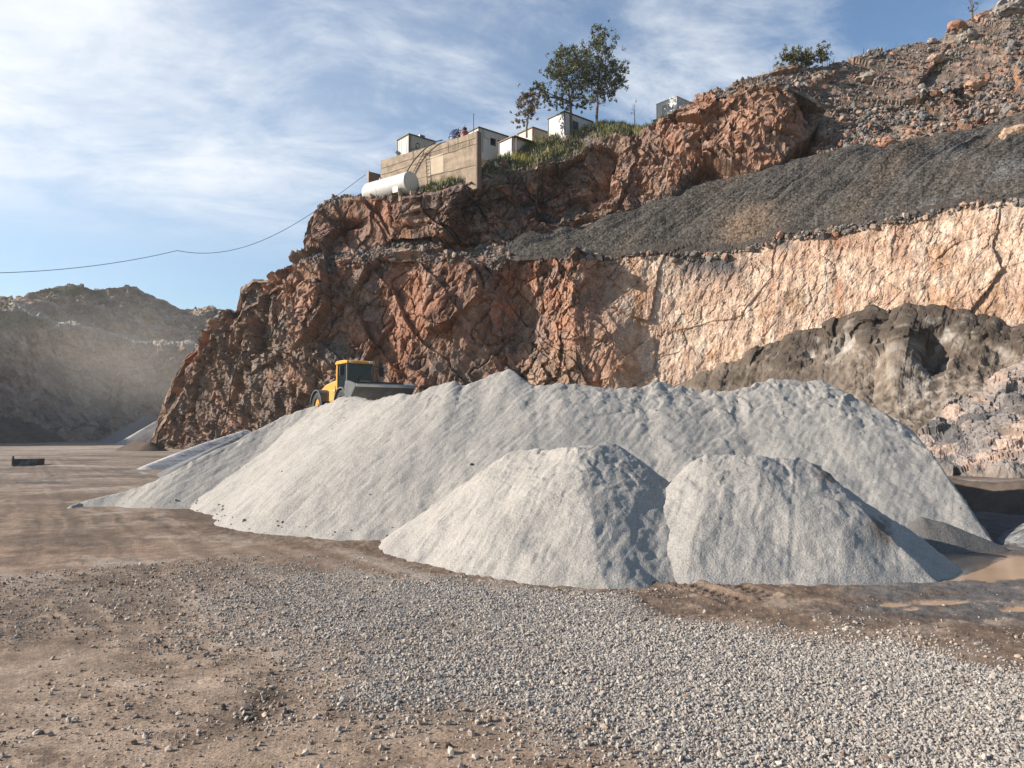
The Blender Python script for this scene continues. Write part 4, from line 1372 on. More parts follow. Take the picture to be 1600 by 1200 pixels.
# cab
cabz0, cabz1 = 1.42, 3.18
cab = MB()
cab.box((-0.72, -0.80, cabz0), (0.86, 0.80, 1.72))
for (x, y) in ((-0.72, -0.80), (-0.72, 0.68), (0.72, -0.80), (0.72, 0.68)):
    cab.box((x, y, 1.722), (x + 0.12, y + 0.12, cabz1))
cabo = cab.build('cab', M_MACHGREY, ld, bevel=0.02)
MB().prism([(-0.85, 3.18), (1.02, 3.18), (0.98, 3.33), (0.5, 3.40), (-0.6, 3.40), (-0.83, 3.33)], -0.88, 0.88).build('roof', M_YELLOW, cabo, bevel=0.05)
MB().box((-0.74, -0.825, 1.40), (-0.58, -0.803, 3.17)).build('corner_post', M_YELLOW, cabo)
MB().box((0.78, -0.67, 1.74), (0.81, 0.67, 3.16)).build('window', M_GLASS, cabo)
MB().box((-0.58, -0.775, 1.74), (0.70, -0.75, 3.16)).build('window', M_GLASS, cabo)
MB().box((-0.58, 0.75, 1.74), (0.70, 0.775, 3.16)).build('window', M_GLASS, cabo)
MB().box((-0.70, -0.67, 1.74), (-0.67, 0.67, 3.16)).build('window', M_GLASS, cabo)
MB().tube([(0.83, -0.35, 1.80), (0.84, 0.05, 2.45)], 0.015, 6).build('wiper', M_BLACK, cabo)
for y in (-0.6, 0.6):
    lm = MB()
    lm.box((0.96, y - 0.11, 3.20), (1.06, y + 0.11, 3.31))
    lm.build('work_light', M_WHITEPAINT, cabo, bevel=0.02)
for sy in (-1, 1):
    mo = MB()
    mo.tube([(0.85, sy * 0.85, 3.05), (1.15, sy * 1.20, 3.0)], 0.02, 6)
    mo.box((1.10, sy * 1.22 - 0.13, 2.45), (1.18, sy * 1.22 + 0.13, 3.0))
    mo.build('mirror', M_BLACK, cabo)
# fenders
for sx, xc in ((1, 1.35), (-1, -2.65)):
    for sy in (-1, 1):
        poly = []
        a0, a1 = (20, 165) if sx > 0 else (15, 168)
        for k in range(13):
            a_ = math.radians(a0 + (a1 - a0) * k / 12)
            poly.append((xc + 1.02 * math.cos(a_), 0.80 + 0.98 * math.sin(a_)))
        for k in range(12, -1, -1):
            a_ = math.radians(a0 + (a1 - a0) * k / 12)
            poly.append((xc + 0.95 * math.cos(a_), 0.80 + 0.91 * math.sin(a_)))
        MB().prism(poly, sy * 0.72, sy * 1.40).build('fender', M_MACHGREY, ld)
# wheels
for xc in (1.35, -2.65):
    for sy in (-1, 1):
        wh = empty('wheel', (0, 0, 0))
        wh.parent = ld
        wh.location = (xc, sy * 1.05, 0.80)
        t_ = MB()
        prof = [(0.46, -0.28), (0.70, -0.31), (0.80, -0.24), (0.82, 0.0), (0.80, 0.24), (0.70, 0.31), (0.46, 0.28)]
        ns = 36
        V = [(r * math.cos(2 * PI * j / ns) * (1.03 if (j % 2 and r > 0.75) else 1), y, r * math.sin(2 * PI * j / ns) * (1.03 if (j % 2 and r > 0.75) else 1)) for j in range(ns) for r, y in prof]
        n_ = len(prof)
        Fc = [(j * n_ + i, j * n_ + (i + 1) % n_, ((j + 1) % ns) * n_ + (i + 1) % n_, ((j + 1) % ns) * n_ + i) for j in range(ns) for i in range(n_)]
        t_.add(V, Fc)
        t_.build('tyre', M_BLACK, wh)
        r_ = MB()
        r_.tube([(0, -0.20, 0), (0, 0.20, 0)], 0.47, 24)
        r_.tube([(0, -0.26, 0), (0, 0.26, 0)], 0.17, 12)
        r_.build('rim', M_YELLOW, wh)
# lift arms
for sy in (-1, 1):
    MB().prism([(1.15, 1.95), (1.55, 2.10), (2.55, 1.85), (2.98, 1.50), (2.98, 1.25), (2.65, 1.25), (2.30, 1.50), (1.25, 1.65)], sy * 0.52 - 0.08, sy * 0.52 + 0.08).build('lift_arm', M_YELLOW, ld, bevel=0.02)
    MB().tube([(1.0, sy * 0.30, 1.1), (2.3, sy * 0.42, 1.35)], 0.07, 10).build('lift_cylinder', M_GALV, ld)
b = MB()
b.prism([(1.3, 2.05), (1.65, 2.15), (1.85, 1.95), (1.6, 1.7), (1.3, 1.7)], -0.30, 0.30)
b.prism([(1.7, 1.95), (2.95, 1.90), (2.95, 1.78), (1.7, 1.80)], -0.10, 0.10)
b.build('bucket_linkage', M_YELLOW, ld, bevel=0.02)
# bucket, rolled back and brim full
bprof = [(3.05, 2.02), (2.92, 1.62), (3.02, 1.24), (3.32, 0.98), (3.75, 1.05), (4.55, 1.72)]
inn = [(p[0] + 0.05 * (1 if k < 4 else -0.2), p[1] + (0.05 if k > 2 else 0.0)) for k, p in enumerate(bprof)]
bk = MB()
hw_ = 1.72
bk.prism(bprof + inn[::-1], -hw_ + 0.041, hw_ - 0.041)
buck = bk.build('bucket', M_BUCKET, ld)
for sy in (-1, 1):
    MB().prism([bprof[0], bprof[1], bprof[2], bprof[3], bprof[4], bprof[5], (4.45, 1.82), (3.6, 2.0)], sy * hw_ - 0.04, sy * hw_ + 0.04).build('side_plate', M_BUCKET, buck)
MB().box((-0.10, -hw_ - 0.03, -0.03), (0.10, hw_ + 0.03, 0.03), Matrix.Translation((4.53, 0, 1.73)) @ Matrix.Rotation(-math.radians(39), 4, 'Y')).build('cutting_edge', M_BUCKEDGE, buck)
for y in (-hw_ + 0.35, 0.0, hw_ - 0.35):
    MB().prism([(2.85, 1.62), (2.95, 1.22), (3.30, 0.92), (3.75, 0.99), (3.75, 1.048), (3.32, 0.977), (3.022, 1.238), (2.922, 1.62)], y - 0.04, y + 0.04).build('wear_strip', M_BUCKET, buck)

# ------------------------------------------------------------------ things on the hilltop
def hut(name, px, py, D, yaw, lr, ll, H, m, label, cat='site hut', group='huts on the hilltop', roof=M_DARKTRIM, trim=M_DARKTRIM, over=0.12, slope_=0.0, ribs=True, fit=None):
    """box hut whose nearest upper corner is seen at (px, py); lr along the side going right, ll along the side going left"""
    p = unproj(px, py, D)
    r = empty(name, (p[0], p[1], p[2] - H), yaw)
    tag(r, label, cat, group)
    body = MB().box((0, 0, -0.8), (lr, ll, H)).build('wall', m, r)
    if ribs:
        q = MB()
        n = max(3, int(ll / 0.33))
        for k in range(1, n):
            q.box((-0.022, ll * k / n - 0.02, 0.02), (0.004, ll * k / n + 0.02, H - 0.05))
        n = max(3, int(lr / 0.33))
        for k in range(1, n):
            q.box((lr * k / n - 0.02, -0.022, 0.02), (lr * k / n + 0.02, 0.004, H - 0.05))
        q.build('wall_rib', m, body)
    q = MB()
    q.prism([(-over, H + 0.003), (lr + over, H + 0.003), (lr + over, H + 0.10 - slope_ * 0.5), (-over, H + 0.10)], -over, ll + over)
    q.build('roof', roof, r)
    for (x, y) in ((0, 0), (lr, 0), (0, ll)):
        MB().box((x - 0.05, y - 0.05, -0.6), (x + 0.05, y + 0.05, H + 0.001)).build('corner_post', trim, r)
    if fit: fit(r, body)
    return r


YAW = math.radians(40)


def s1_fit(r, body):
    a = MB()
    a.box((1.75, 0.55, 2.55), (2.45, 0.85, 3.10))
    ac = a.build('roof_unit', M_GALV, r, bevel=0.03)
    MB().tube([(2.10, 0.53, 2.83), (2.10, 0.548, 2.83)], 0.20, 16).build('fan_grille', M_DARKTRIM, ac)
    MB().box((2.0, -0.05, 0.9), (2.6, -0.024, 1.6)).build('window', M_GLASS, r)
    MB().box((-0.05, 0.4, 0.0), (-0.024, 1.2, 1.95)).build('door', M_GALV, r)
    MB().tube([(0.12, -0.07, 0.0), (0.12, -0.07, 2.4)], 0.035, 6).build('downpipe', M_DARKTRIM, r)


hut('metal_shed', 639, 210, 80, YAW, 3.4, 2.3, 2.45, M_CREAMPANEL, 'ribbed cream metal shed with a dark flat roof behind the concrete wall', 'shed', fit=s1_fit)


def s2_fit(r, body):
    MB().box((0.75, -0.10, 1.60), (1.35, -0.02, 2.2)).build('wall_unit', M_WHITEPAINT, r, bevel=0.02)
    MB().box((2.6, -0.04, 1.55), (2.9, -0.02, 1.85)).build('vent', M_DARKTRIM, r)
    MB().box((1.6, -0.045, 1.0), (2.3, -0.02, 1.8)).build('window', M_GLASS, r)
    MB().tube([(0.5, -0.06, 0.0), (0.5, -0.06, 2.4)], 0.03, 6).build('downpipe', M_GALV, r)


hut('site_hut', 748, 199.5, 79, YAW, 4.0, 2.2, 2.5, M_WHITEPANEL, 'white panel hut with a wall unit just right of the concrete wall', fit=s2_fit)


def s3_fit(r, body):
    MB().box((0.6, -0.05, 0.0), (1.25, -0.023, 1.9)).build('door', M_WHITEPAINT, r)
    MB().box((-0.06, -0.5, 2.405), (3.2, -0.122, 2.48)).build('porch_roof', M_BROWNTRIM, r)
    MB().box((0.20, -0.46, 0.0), (0.28, -0.38, 2.404)).build('porch_post', M_BROWNTRIM, r)


hut('site_hut', 800, 214.5, 77, YAW, 3.4, 2.1, 2.4, M_WHITEPANEL, 'bright white ended hut with brown trim and a porch in the yellow grass', roof=M_BROWNTRIM, trim=M_BROWNTRIM, ribs=False, fit=s3_fit)
hut('site_hut', 832, 199.5, 80, YAW, 3.2, 2.4, 2.4, M_CREAMPANEL, 'beige hut with a brown roof edge between the porch hut and the tree container', roof=M_BROWNTRIM, trim=M_BROWNTRIM, ribs=False)


def s4_fit(r, body):
    MB().box((-0.05, 0.25, 0.9), (-0.023, 0.95, 1.9)).build('window', M_GALV, r)
    MB().box((2.9, -0.05, 0.1), (3.6, -0.023, 2.0)).build('door', M_GALV, r)
    MB().box((1.2, -0.05, 1.0), (2.0, -0.023, 1.9)).build('window', M_GLASS, r)


hut('site_container', 882, 175, 77.5, YAW, 4.2, 2.45, 2.5, M_WHITEPAINT, 'white site container with dark edges at the foot of the tall trees', 'site container', fit=s4_fit)


def s5_fit(r, body):
    MB().box((-0.05, 0.5, 0.4), (-0.023, 1.9, 2.1)).build('end_door', M_GALV, r)


hut('site_container', 1057, 151, 77, YAW, 2.6, 2.6, 2.5, M_WHITEPAINT, 'white site container standing alone on the skyline above the red rock', 'site container', roof=M_WHITEPAINT, trim=M_WHITEPAINT, over=0.05, fit=s5_fit)

# tiny white box by the cable
p = unproj(561, 311, 78)
r = empty('kennel', tuple(p), YAW)
tag(r, 'tiny white gabled box on the cliff edge below the end of the tank', 'meter box')
MB().box((0, 0, -0.3), (0.75, 0.55, 0.45)).build('wall', M_WHITEPAINT, r)
MB().prism([(-0.06, 0.453), (0.81, 0.453), (0.375, 0.75)], -0.06, 0.61).build('roof', M_GREEN, r)

# concrete retaining wall
DR, DL = 71.0, 79.0
wr_top = unproj(744, 205, DR)
wl_top = unproj(595, 254, DL)
zt = wr_top[2]
vec = np.array([wl_top[0] - wr_top[0], wl_top[1] - wr_top[1]])
wl = float(np.hypot(*vec))
yw = math.atan2(vec[1], vec[0])
rw_ = empty('retaining_wall', (wr_top[0], wr_top[1], zt - 4.4), yw)
tag(rw_, 'stained tan concrete retaining wall on the hilltop behind the white tank', 'wall')
# local x runs along the wall to the left end, +y faces the camera side
sgn = 1 if (Matrix.Rotation(yw, 3, 'Z') @ Vector((0, 1, 0))).y < 0 else -1
wv = MB()
wv.prism([(0, -1.2), (0, 4.4), (2.0, 4.30), (5.0, 4.36), (8.0, 4.33), (wl, 4.40), (wl, -1.2)], min(0, -sgn * 0.45), max(0, -sgn * 0.45))
wo = wv.build('wall_face', M_CONCRETE, rw_)
for (x0, x1, z0, z1) in ((4.2, 6.2, 1.3, 3.2),):
    MB().box((x0, sgn * 0.002 if sgn > 0 else -0.02, z0), (x1, 0.02 if sgn > 0 else -0.002, z1)).build('render_patch', M_CONCRETE2, wo)
lines_ = MB()
rg = random.Random(3)
for z0, sl in ((1.1, 0.03), (3.15, -0.03), (3.75, -0.02)):
    pts = [(0.1 + k * (wl - 0.3) / 24, sgn * 0.012, z0 + sl * k * 0.5 + rg.uniform(-0.04, 0.04)) for k in range(25)]
    lines_.tube(pts, [rg.uniform(0.015, 0.045) for _ in pts], 5)
for x in (0.9, 2.3, 3.6, 6.9, 8.4):
    lines_.tube([(x + rg.uniform(-0.05, 0.05), sgn * 0.012, 3.2 + k * 0.22) for k in range(6)], 0.016, 5)
lines_.build('pour_joint', M_BRICK, wo)
MB().prism([(-0.02, -1.2), (-0.02, 4.42), (-0.16, 4.42), (-0.16, -1.2)], -sgn * 0.6 if sgn > 0 else -0.03, 0.03 if sgn > 0 else 0.6).build('end_pier', M_BRICK, rw_)


def wall_pt(u, z, off):
    return Matrix.Translation((wr_top[0], wr_top[1], zt - 4.4)) @ Matrix.Rotation(yw, 4, 'Z') @ Vector((u, sgn * off, z))


# dark block wall at the tank's far end
p = unproj(577, 268, 80.0)
bw = empty('block_wall', (p[0], p[1], p[2] - 3.2), YAW)
tag(bw, 'low brown block wall behind the far end of the white tank', 'wall')
b = MB().box((0, 0, -0.5), (2.1, 0.3, 3.2))
bo = b.build('wall_face', M_BRICK, bw)
MB().box((-0.10, -0.06, -0.5), (-0.003, 0.36, 3.25)).build('end_pier', M_CONCRETE, bw)

# white tank
TR = 1.10
pr_ = unproj(643, 285.0, 73.6)
pl_ = unproj(579, 292.5, 77.2)
pl_[2] = pr_[2]
ax = Vector(pl_ - pr_)
TLn = ax.length
tk = empty('storage_tank', (pr_[0], pr_[1], pr_[2] - TR), math.atan2(ax.y, ax.x))
tag(tk, 'white cylindrical steel tank lying at the cliff edge below the concrete wall', 'tank')
V, Fc, ns = [], [], 40
tp = [(0.0, 0.0), (0.0, TR * 0.96), (0.02, TR), (TLn * 0.34, TR), (TLn * 0.341, TR + .012), (TLn * 0.35, TR + .012), (TLn * 0.351, TR), (TLn * 0.67, TR), (TLn * 0.671, TR + .012), (TLn * 0.68, TR + .012), (TLn * 0.681, TR), (TLn, TR), (TLn + 0.28, TR * 0.86), (TLn + 0.45, TR * 0.5), (TLn + 0.5, 0.0)]
for x, r in tp:
    for j in range(ns):
        V.append((x, r * math.cos(2 * PI * j / ns), TR + r * math.sin(2 * PI * j / ns)))
for i in range(len(tp) - 1):
    for j in range(ns):
        Fc.append((i * ns + j, i * ns + (j + 1) % ns, (i + 1) * ns + (j + 1) % ns, (i + 1) * ns + j))
shell = MB().add(V, Fc).build('tank_shell', M_WHITEPAINT, tk)
MB().tube([(-0.03, 0, TR), (0.0, 0, TR)], [TR * 0.80, TR * 0.80], 40).build('end_cap', M_WHITEPAINT, shell)
for x in (0.9, TLn - 0.6):
    MB().prism([(x - 0.15, -0.8), (x - 0.15, 0.35), (x + 0.15, 0.35), (x + 0.15, -0.8)], -0.75, 0.75).build('saddle', M_CONCRETE, tk)
sg2 = 1 if (Matrix.Rotation(tk.rotation_euler.z, 3, 'Z') @ Vector((0, 1, 0))).y < 0 else -1
MB().box((0.75, sg2 * 1.14 - 0.02, 0.02), (1.45, sg2 * 1.14 + 0.02, 0.62)).build('sign_plate', M_WHITEPANEL, tk)
MB().tube([(TLn * 0.75, 0, 2 * TR - 0.03), (TLn * 0.75, 0, 2 * TR + 0.22)], 0.14, 12).build('fill_cap', M_GALV, tk)

# ladder leaning on the wall, and the black hose
la = empty('ladder', tuple(wall_pt(7.6, 0.6, 0.9)), 0)
tag(la, 'rusty ladder leaning against the concrete wall behind the white tank', 'ladder')
o0 = Vector(la.location)
b0, t0 = wall_pt(7.6, 0.6, 1.3) - o0, wall_pt(6.5, 3.9, 0.10) - o0
sx_ = (wall_pt(1, 0, 0) - wall_pt(0, 0, 0)) * 0.28
for q in (-1, 1):
    MB().tube([b0 + sx_ * q, t0 + sx_ * q], 0.035, 6).build('rail', M_RUSTY, la)
for k in range(1, 11):
    c_ = b0.lerp(t0, k / 11)
    MB().tube([c_ - sx_, c_ + sx_], 0.03, 6).build('rung', M_RUSTY, la)
hs_ = MB()
hpts = [wall_pt(9.1 - 0.0 * k, 0, 0) for k in range(0)]
for k in range(15):
    q = k / 14
    hpts.append(wall_pt(9.4 - 5.2 * q ** 1.3, 1.0 + 3.5 * math.sin(q * PI / 2) ** 0.9 + (-0.05 if k == 14 else 0), 0.55 - 0.35 * q))
hs_.tube(hpts, 0.06, 8)
ho = hs_.build('hose', M_BLACK, None, smooth=True)
tag(ho, 'thick black hose arching from the white tank over the concrete wall', 'hose')

# green valve fittings and a floodlight standing on the wall
v0 = wall_pt(8.9, 4.40, -0.2)
vf = empty('valve_wheel', tuple(v0), 0)
tag(vf, 'dark green valve wheel on a pipe atop the concrete wall', 'valve')
t_ = MB()
pts = [(0.62 + 0.24 * math.cos(2 * PI * k / 16), -0.1, 0.62 + 0.28 * math.sin(2 * PI * k / 16)) for k in range(17)]
t_.tube(pts, 0.06, 6)
t_.build('hand_wheel', M_GREEN, vf)
MB().tube([(-0.2, 0, 0.0), (-0.2, 0, 0.32), (0.3, 0, 0.34), (0.62, -0.05, 0.62)], 0.06, 6).build('pipe', M_GREEN, vf)
v1 = wall_pt(11.1, 4.38, -0.2)
fl_ = empty('floodlight', tuple(v1), 0)
tag(fl_, 'small grey floodlight on the left end of the concrete wall', 'floodlight')
MB().tube([(0, 0, 0), (0, 0, 0.35)], 0.04, 6).build('bracket', M_GALV, fl_)
MB().box((-0.28, -0.16, 0.30), (0.22, 0.14, 0.62), Matrix.Rotation(0.5, 4, 'Y')).build('lamp_head', M_GALV, fl_, bevel=0.03)

# metal stair frame, water tank, red container and mast behind the wall
s0 = wall_pt(4.9, 4.3, -0.9)
sf_ = empty('stair_frame', tuple(s0), 0)
tag(sf_, 'grey metal handrail frame rising to the water tank behind the concrete wall', 'stair rail')
al_ = (wall_pt(0, 0, 0) - wall_pt(1, 0, 0))
al_.z = 0
for off in (0.0, 0.75):
    A_ = Vector((0, 0, -0.2)) + al_ * off
    B_ = A_ + al_ * 2.0 + Vector((0, 0, 1.75))
    MB().tube([A_, B_], 0.035, 6).build('handrail', M_GALV, sf_)
    if off == 0: MB().tube([B_, B_ + Vector((0.15, 0, -1.3))], 0.035, 6).build('post', M_GALV, sf_)
for k in range(4):
    c_ = al_ * (0.5 + 0.42 * k) + Vector((0, 0, 0.1 + 0.36 * k))
    MB().tube([c_, c_ + al_ * 0.55 - Vector((0, 0, 0.28))], 0.025, 6).build('cross_bar', M_GALV, sf_)
w0 = unproj(714, 213, 75.5)
wt = empty('water_tank', (w0[0], w0[1], w0[2] - 1.0), 0)
tag(wt, 'dark blue round plastic water tank behind the top of the concrete wall', 'water tank')
V, Fc, ns = [], [], 28
tp = [(0.0, -0.6), (0.80, -0.6), (0.82, 0.3), (0.86, 0.34), (0.82, 0.38), (0.84, 0.8), (0.88, 0.85), (0.82, 0.9), (0.80, 1.25), (0.55, 1.52), (0.0, 1.58)]
for r, z in tp:
    for j in range(ns): V.append((r * math.cos(2 * PI * j / ns), r * math.sin(2 * PI * j / ns), z))
for i in range(len(tp) - 1):
    for j in range(ns): Fc.append((i * ns + j, i * ns + (j + 1) % ns, (i + 1) * ns + (j + 1) % ns, (i + 1) * ns + j))
MB().add(V, Fc).build('tank_body', M_BLUE, wt, smooth=True)
MB().tube([(0, 0, 1.55), (0, 0, 1.68)], 0.25, 16).build('lid', M_BLACK, wt)
w1 = unproj(726, 208, 74.0)
rc_ = empty('drum', (w1[0], w1[1], w1[2] - 0.7), 0)
tag(rc_, 'faded red drum with a black cap beside the blue water tank', 'drum')
MB().tube([(0, 0, -0.5), (0, 0, 0.75), (0, 0, 0.88), (0, 0, 0.95)], [0.38, 0.38, 0.30, 0.14], 20).build('drum_body', M_REDP, rc_)
MB().tube([(0, 0, 0.95), (0, 0, 1.22)], [0.20, 0.24], 14).build('cap', M_BLACK, rc_)
m0 = unproj(740, 206, 74.5)
ms = empty('mast', (m0[0], m0[1], m0[2] - 1.5), 0)
tag(ms, 'thin dark antenna mast at the right end of the concrete wall', 'mast')
MB().tube([(0, 0, -0.5), (0, 0, 3.25)], [0.05, 0.035], 8).build('pole', M_DARKTRIM, ms)
MB().tube([(0, 0, 3.25), (0, 0, 3.34)], 0.06, 8).build('cap', M_DARKTRIM, ms)

# hanging cable
def cable_pts():
    pts = []
    A_, B_, C_ = unproj(571, 273, 79), unproj(277, 391.5, 62), unproj(-60, 427, 50)
    for (p_, q_, sag, n) in ((A_, B_, 2.2, 26), (B_, C_, 0.5, 16)):
        for k in range(n):
            u = k / n
            v = p_ * (1 - u) + q_ * u
            v[2] -= sag * 4 * u * (1 - u) * (0.6 + 0.8 * u if sag > 1 else 1)
            pts.append(v)
    pts.append(C_)
    return pts


cb = MB().tube(cable_pts(), 0.024, 6).build('cable', M_BLACK, None)
tag(cb, 'thin black cable hanging across the sky from the hilltop wall', 'cable')

# hose hanging down the cliff
hp = [(446, 470), (428, 520), (405, 545), (380, 550), (371, 585), (364, 620), (354, 652), (343, 684)]
hp2 = []
for (a0, b0_), (a1, b1_) in zip(hp[:-1], hp[1:]):
    for k in range(5):
        hp2.append((a0 + (a1 - a0) * k / 5, b0_ + (b1_ - b0_) * k / 5))
hpt = [Vector(cliff_at(x, y, 5)) + Vector((0, -0.12, 0)) for x, y in hp2]
hsm = [(hpt[max(k - 1, 0)] + hpt[k] + hpt[min(k + 1, len(hpt) - 1)]) / 3 + Vector((0, -0.15, 0)) for k in range(len(hpt))]
hsm = [(hsm[max(k - 2, 0)] + hsm[max(k - 1, 0)] + hsm[k] + hsm[min(k + 1, len(hsm) - 1)] + hsm[min(k + 2, len(hsm) - 1)]) / 5 + Vector((0, -0.35, 0)) for k in range(len(hsm))]
o = MB().tube(hsm, 0.07, 7).build('drain_pipe', M_BLACK, None, smooth=True)
tag(o, 'black pipe hanging down the left part of the quarry face', 'pipe')

# dark steel trough on the far floor
p = unproj(18, 726.5, float(gdist(726.5)))
sk = empty('steel_trough', (p[0], p[1], -0.05), math.radians(8))
tag(sk, 'long dark steel trough standing by the puddles on the quarry floor', 'trough')
b = MB()
b.box((0, 0, 0), (1.5, 0.06, 0.42)); b.box((0, 1.0, 0), (1.5, 1.06, 0.42)); b.box((0, 0.062, 0), (0.06, 0.998, 0.42)); b.box((1.44, 0.062, 0), (1.5, 0.998, 0.42)); b.box((0.062, 0.062, 0.02), (1.438, 0.998, 0.08))
tb = b.build('body', M_SKIP, sk)
for x in (0.4, 0.75, 1.1):
    MB().box((x, -0.04, 0.0), (x + 0.04, -0.003, 0.42)).build('rib', M_SKIP, tb)
MB().box((-0.04, -0.05, 0.423), (1.54, 0.10, 0.46)).build('rim', M_GALV, tb)
MB().box((0.08, -0.12, -0.1), (0.17, -0.055, 0.62)).build('post', M_SKIP, sk)

# ------------------------------------------------------------------ trees
M_LEAF = earthy('leaves', fine=2.0, grain=9.0, var=0.2, gvar=0.2, bump=0.0, rough=0.55, spec=0.3)
M_BARK = solid('grey brown bark', (.12, .09, .07), 0.3, 4.0, 0.9, bump=0.3, bscale=12)


def leaf_quads(cen, n, rad, size, cols, rng, droop=0.5):
    """n leaf-sized faces inside each blob"""
    V, C = [], []
    for (c_, r) in cen:
        m = int(n * r * r) + 8
        d = rng.normal(size=(m, 3))
        d /= np.linalg.norm(d, axis=1, keepdims=True)
        sub = rng.normal(size=(max(3, m // 16), 3)) * 0.56
        pos = c_ + r * (sub[rng.integers(0, len(sub), m)] + d * rng.uniform(0.05, 0.34, (m, 1)))
        a = rng.normal(size=(m, 3)); a[:, 2] -= droop
        a /= np.linalg.norm(a, axis=1, keepdims=True)
        b_ = np.cross(a, rng.normal(size=(m, 3)))
        b_ /= np.linalg.norm(b_, axis=1, keepdims=True)
        l = size * rng.uniform(0.7, 1.4, (m, 1))
        w_ = l * rng.uniform(0.22, 0.40, (m, 1))
        q = np.stack([pos - a * l * 0.5, pos + b_ * w_ * 0.5, pos + a * l * 0.5, pos - b_ * w_ * 0.5], 1)
        V.append(q.reshape(-1, 3))
        cc = np.array(cols)[rng.integers(0, len(cols), m)] * rng.uniform(0.7, 1.3, (m, 1))
        C.append(np.repeat(cc, 4, 0))
    V = np.concatenate(V); C = np.concatenate(C)
    return V, np.arange(len(V)).reshape(-1, 4), C


def tree(name, bx, by, D, blobs, cols, label, cat, group, seed, n=520, size=0.25, trunk_r=0.14, fork=0.35, lean=0.0):
    rng = np.random.default_rng(seed)
    base = unproj(bx, by, D)
    r = empty(name, tuple(base))
    tag(r, label, cat, group)
    px2m = D / F
    cen = []
    for (x, y, rr_) in blobs:
        c_ = unproj(x, y, D) - base
        c_[1] += rng.normal() * rr_ * px2m * 0.9
        cen.append((c_, rr_ * px2m * 1.12))
    top = max(c_[2] for c_, _ in cen)
    mb = MB()
    trunk = [Vector((0, 0, -0.6))]
    main = [c_ for c_, _ in cen if c_[2] > 0.55 * top]
    mx = float(np.mean([c_[0] for c_ in main])); my = float(np.mean([c_[1] for c_ in main]))
    for k in range(1, 9):
        q = k / 8
        trunk.append(Vector((mx * q ** 1.6 + rng.normal() * 0.04, my * q ** 1.6, top * 0.86 * q)))
    mb.tube(trunk, [trunk_r * (1.15 - 0.95 * k / 8) for k in range(9)], 8)
    for c_, rr_ in cen:
        zt_ = float(np.clip(c_[2] - abs(c_[0] - mx * 0.8) * 0.9 - 0.6, fork * top, top * 0.8))
        k = min(7, int(zt_ / (top * 0.86) * 8))
        A_ = trunk[k].lerp(trunk[k + 1], zt_ / (top * 0.86) * 8 - k)
        B_ = Vector(c_)
        mid = A_.lerp(B_, 0.5) + Vector((rng.normal() * 0.1, rng.normal() * 0.1, -0.15))
        r0 = trunk_r * 0.42
        mb.tube([A_, mid, B_], [r0, r0 * 0.65, r0 * 0.25], 6)
        for _ in range(4):
            e = B_ + Vector(rng.normal(size=3) * rr_ * 0.55)
            mb.tube([mid.lerp(B_, 0.6), e], [r0 * 0.3, r0 * 0.12], 4)
    mb.build('trunk', M_BARK, r)
    V, Fc, C = leaf_quads(cen, n, 0, size, cols, rng)
    np_mesh('crown', V, Fc, M_LEAF, C, parent=r)
    return r


OLIVE = [(.105, .115, .042), (.075, .09, .036), (.15, .135, .052), (.055, .068, .03)]
DRY = [(.19, .12, .05), (.15, .10, .045), (.10, .085, .038), (.23, .145, .065)]
GT = 'trees on the hilltop'
tree('eucalyptus_tree', 932, 192, 79, [(935, 58, 12), (930, 74, 15), (945, 76, 14), (922, 92, 15), (945, 95, 18), (958, 108, 14), (928, 112, 18), (948, 120, 18), (968, 112, 10), (915, 128, 13),
     (962, 132, 12), (940, 138, 14), (970, 124, 7), (955, 150, 8), (925, 145, 11), (975, 108, 6), (912, 82, 9)], OLIVE, 'tallest tree with a forked trunk and dark open crown', 'tree', GT, 901, size=0.28)
tree('eucalyptus_tree', 893, 202, 78, [(885, 80, 11), (876, 92, 14), (895, 92, 15), (905, 78, 11), (868, 108, 14), (885, 110, 18), (905, 112, 16), (862, 125, 12), (880, 130, 16), (900, 132, 16),
     (848, 140, 10), (838, 133, 9), (832, 143, 7), (856, 152, 9), (875, 152, 11), (897, 152, 12), (912, 152, 9), (862, 166, 7), (884, 168, 8), (905, 165, 7)], OLIVE,
     'broad dark tree leaning over the container with a low limb to the left', 'tree', GT, 902, size=0.28)
tree('eucalyptus_tree', 823, 206, 77, [(822, 148, 9), (832, 152, 9), (815, 160, 9), (828, 164, 11), (837, 165, 7), (812, 172, 8), (824, 178, 9), (808, 186, 7), (832, 180, 6), (818, 192, 6), (838, 148, 6)], DRY,
     'small yellowish brown tree behind the porch hut', 'tree', GT, 903, n=600, size=0.26, trunk_r=0.09)
tree('shrub', 1250, 104, 75, [(1226, 92, 10), (1240, 88, 11), (1255, 92, 10), (1268, 86, 10), (1280, 82, 9), (1284, 92, 8), (1232, 98, 8), (1262, 98, 9)], [(.10, .095, .035), (.07, .075, .03), (.13, .11, .04)],
     'wide olive green shrub on the skyline above the red rock face', 'shrub', None, 904, n=1100, size=0.26, trunk_r=0.05, fork=0.1)
tree('bare_tree', 1519, 24, 76, [(1508, 4, 9), (1520, -2, 9), (1530, 3, 8), (1514, 12, 6)], [(.05, .05, .03), (.08, .06, .04)], 'sparse bare tree on the skyline near the right edge', 'tree', GT, 905, n=22, size=0.25, trunk_r=0.10, fork=0.2)
tree('sapling', 992, 198, 78, [(990, 162, 4), (994, 155, 3), (992, 170, 4), (988, 176, 3)], [(.10, .08, .06)], 'thin leafless sapling right of the tall trees', 'tree', GT, 906, n=4, size=0.15, trunk_r=0.05, fork=0.4)
p = unproj(11, 486, 145)
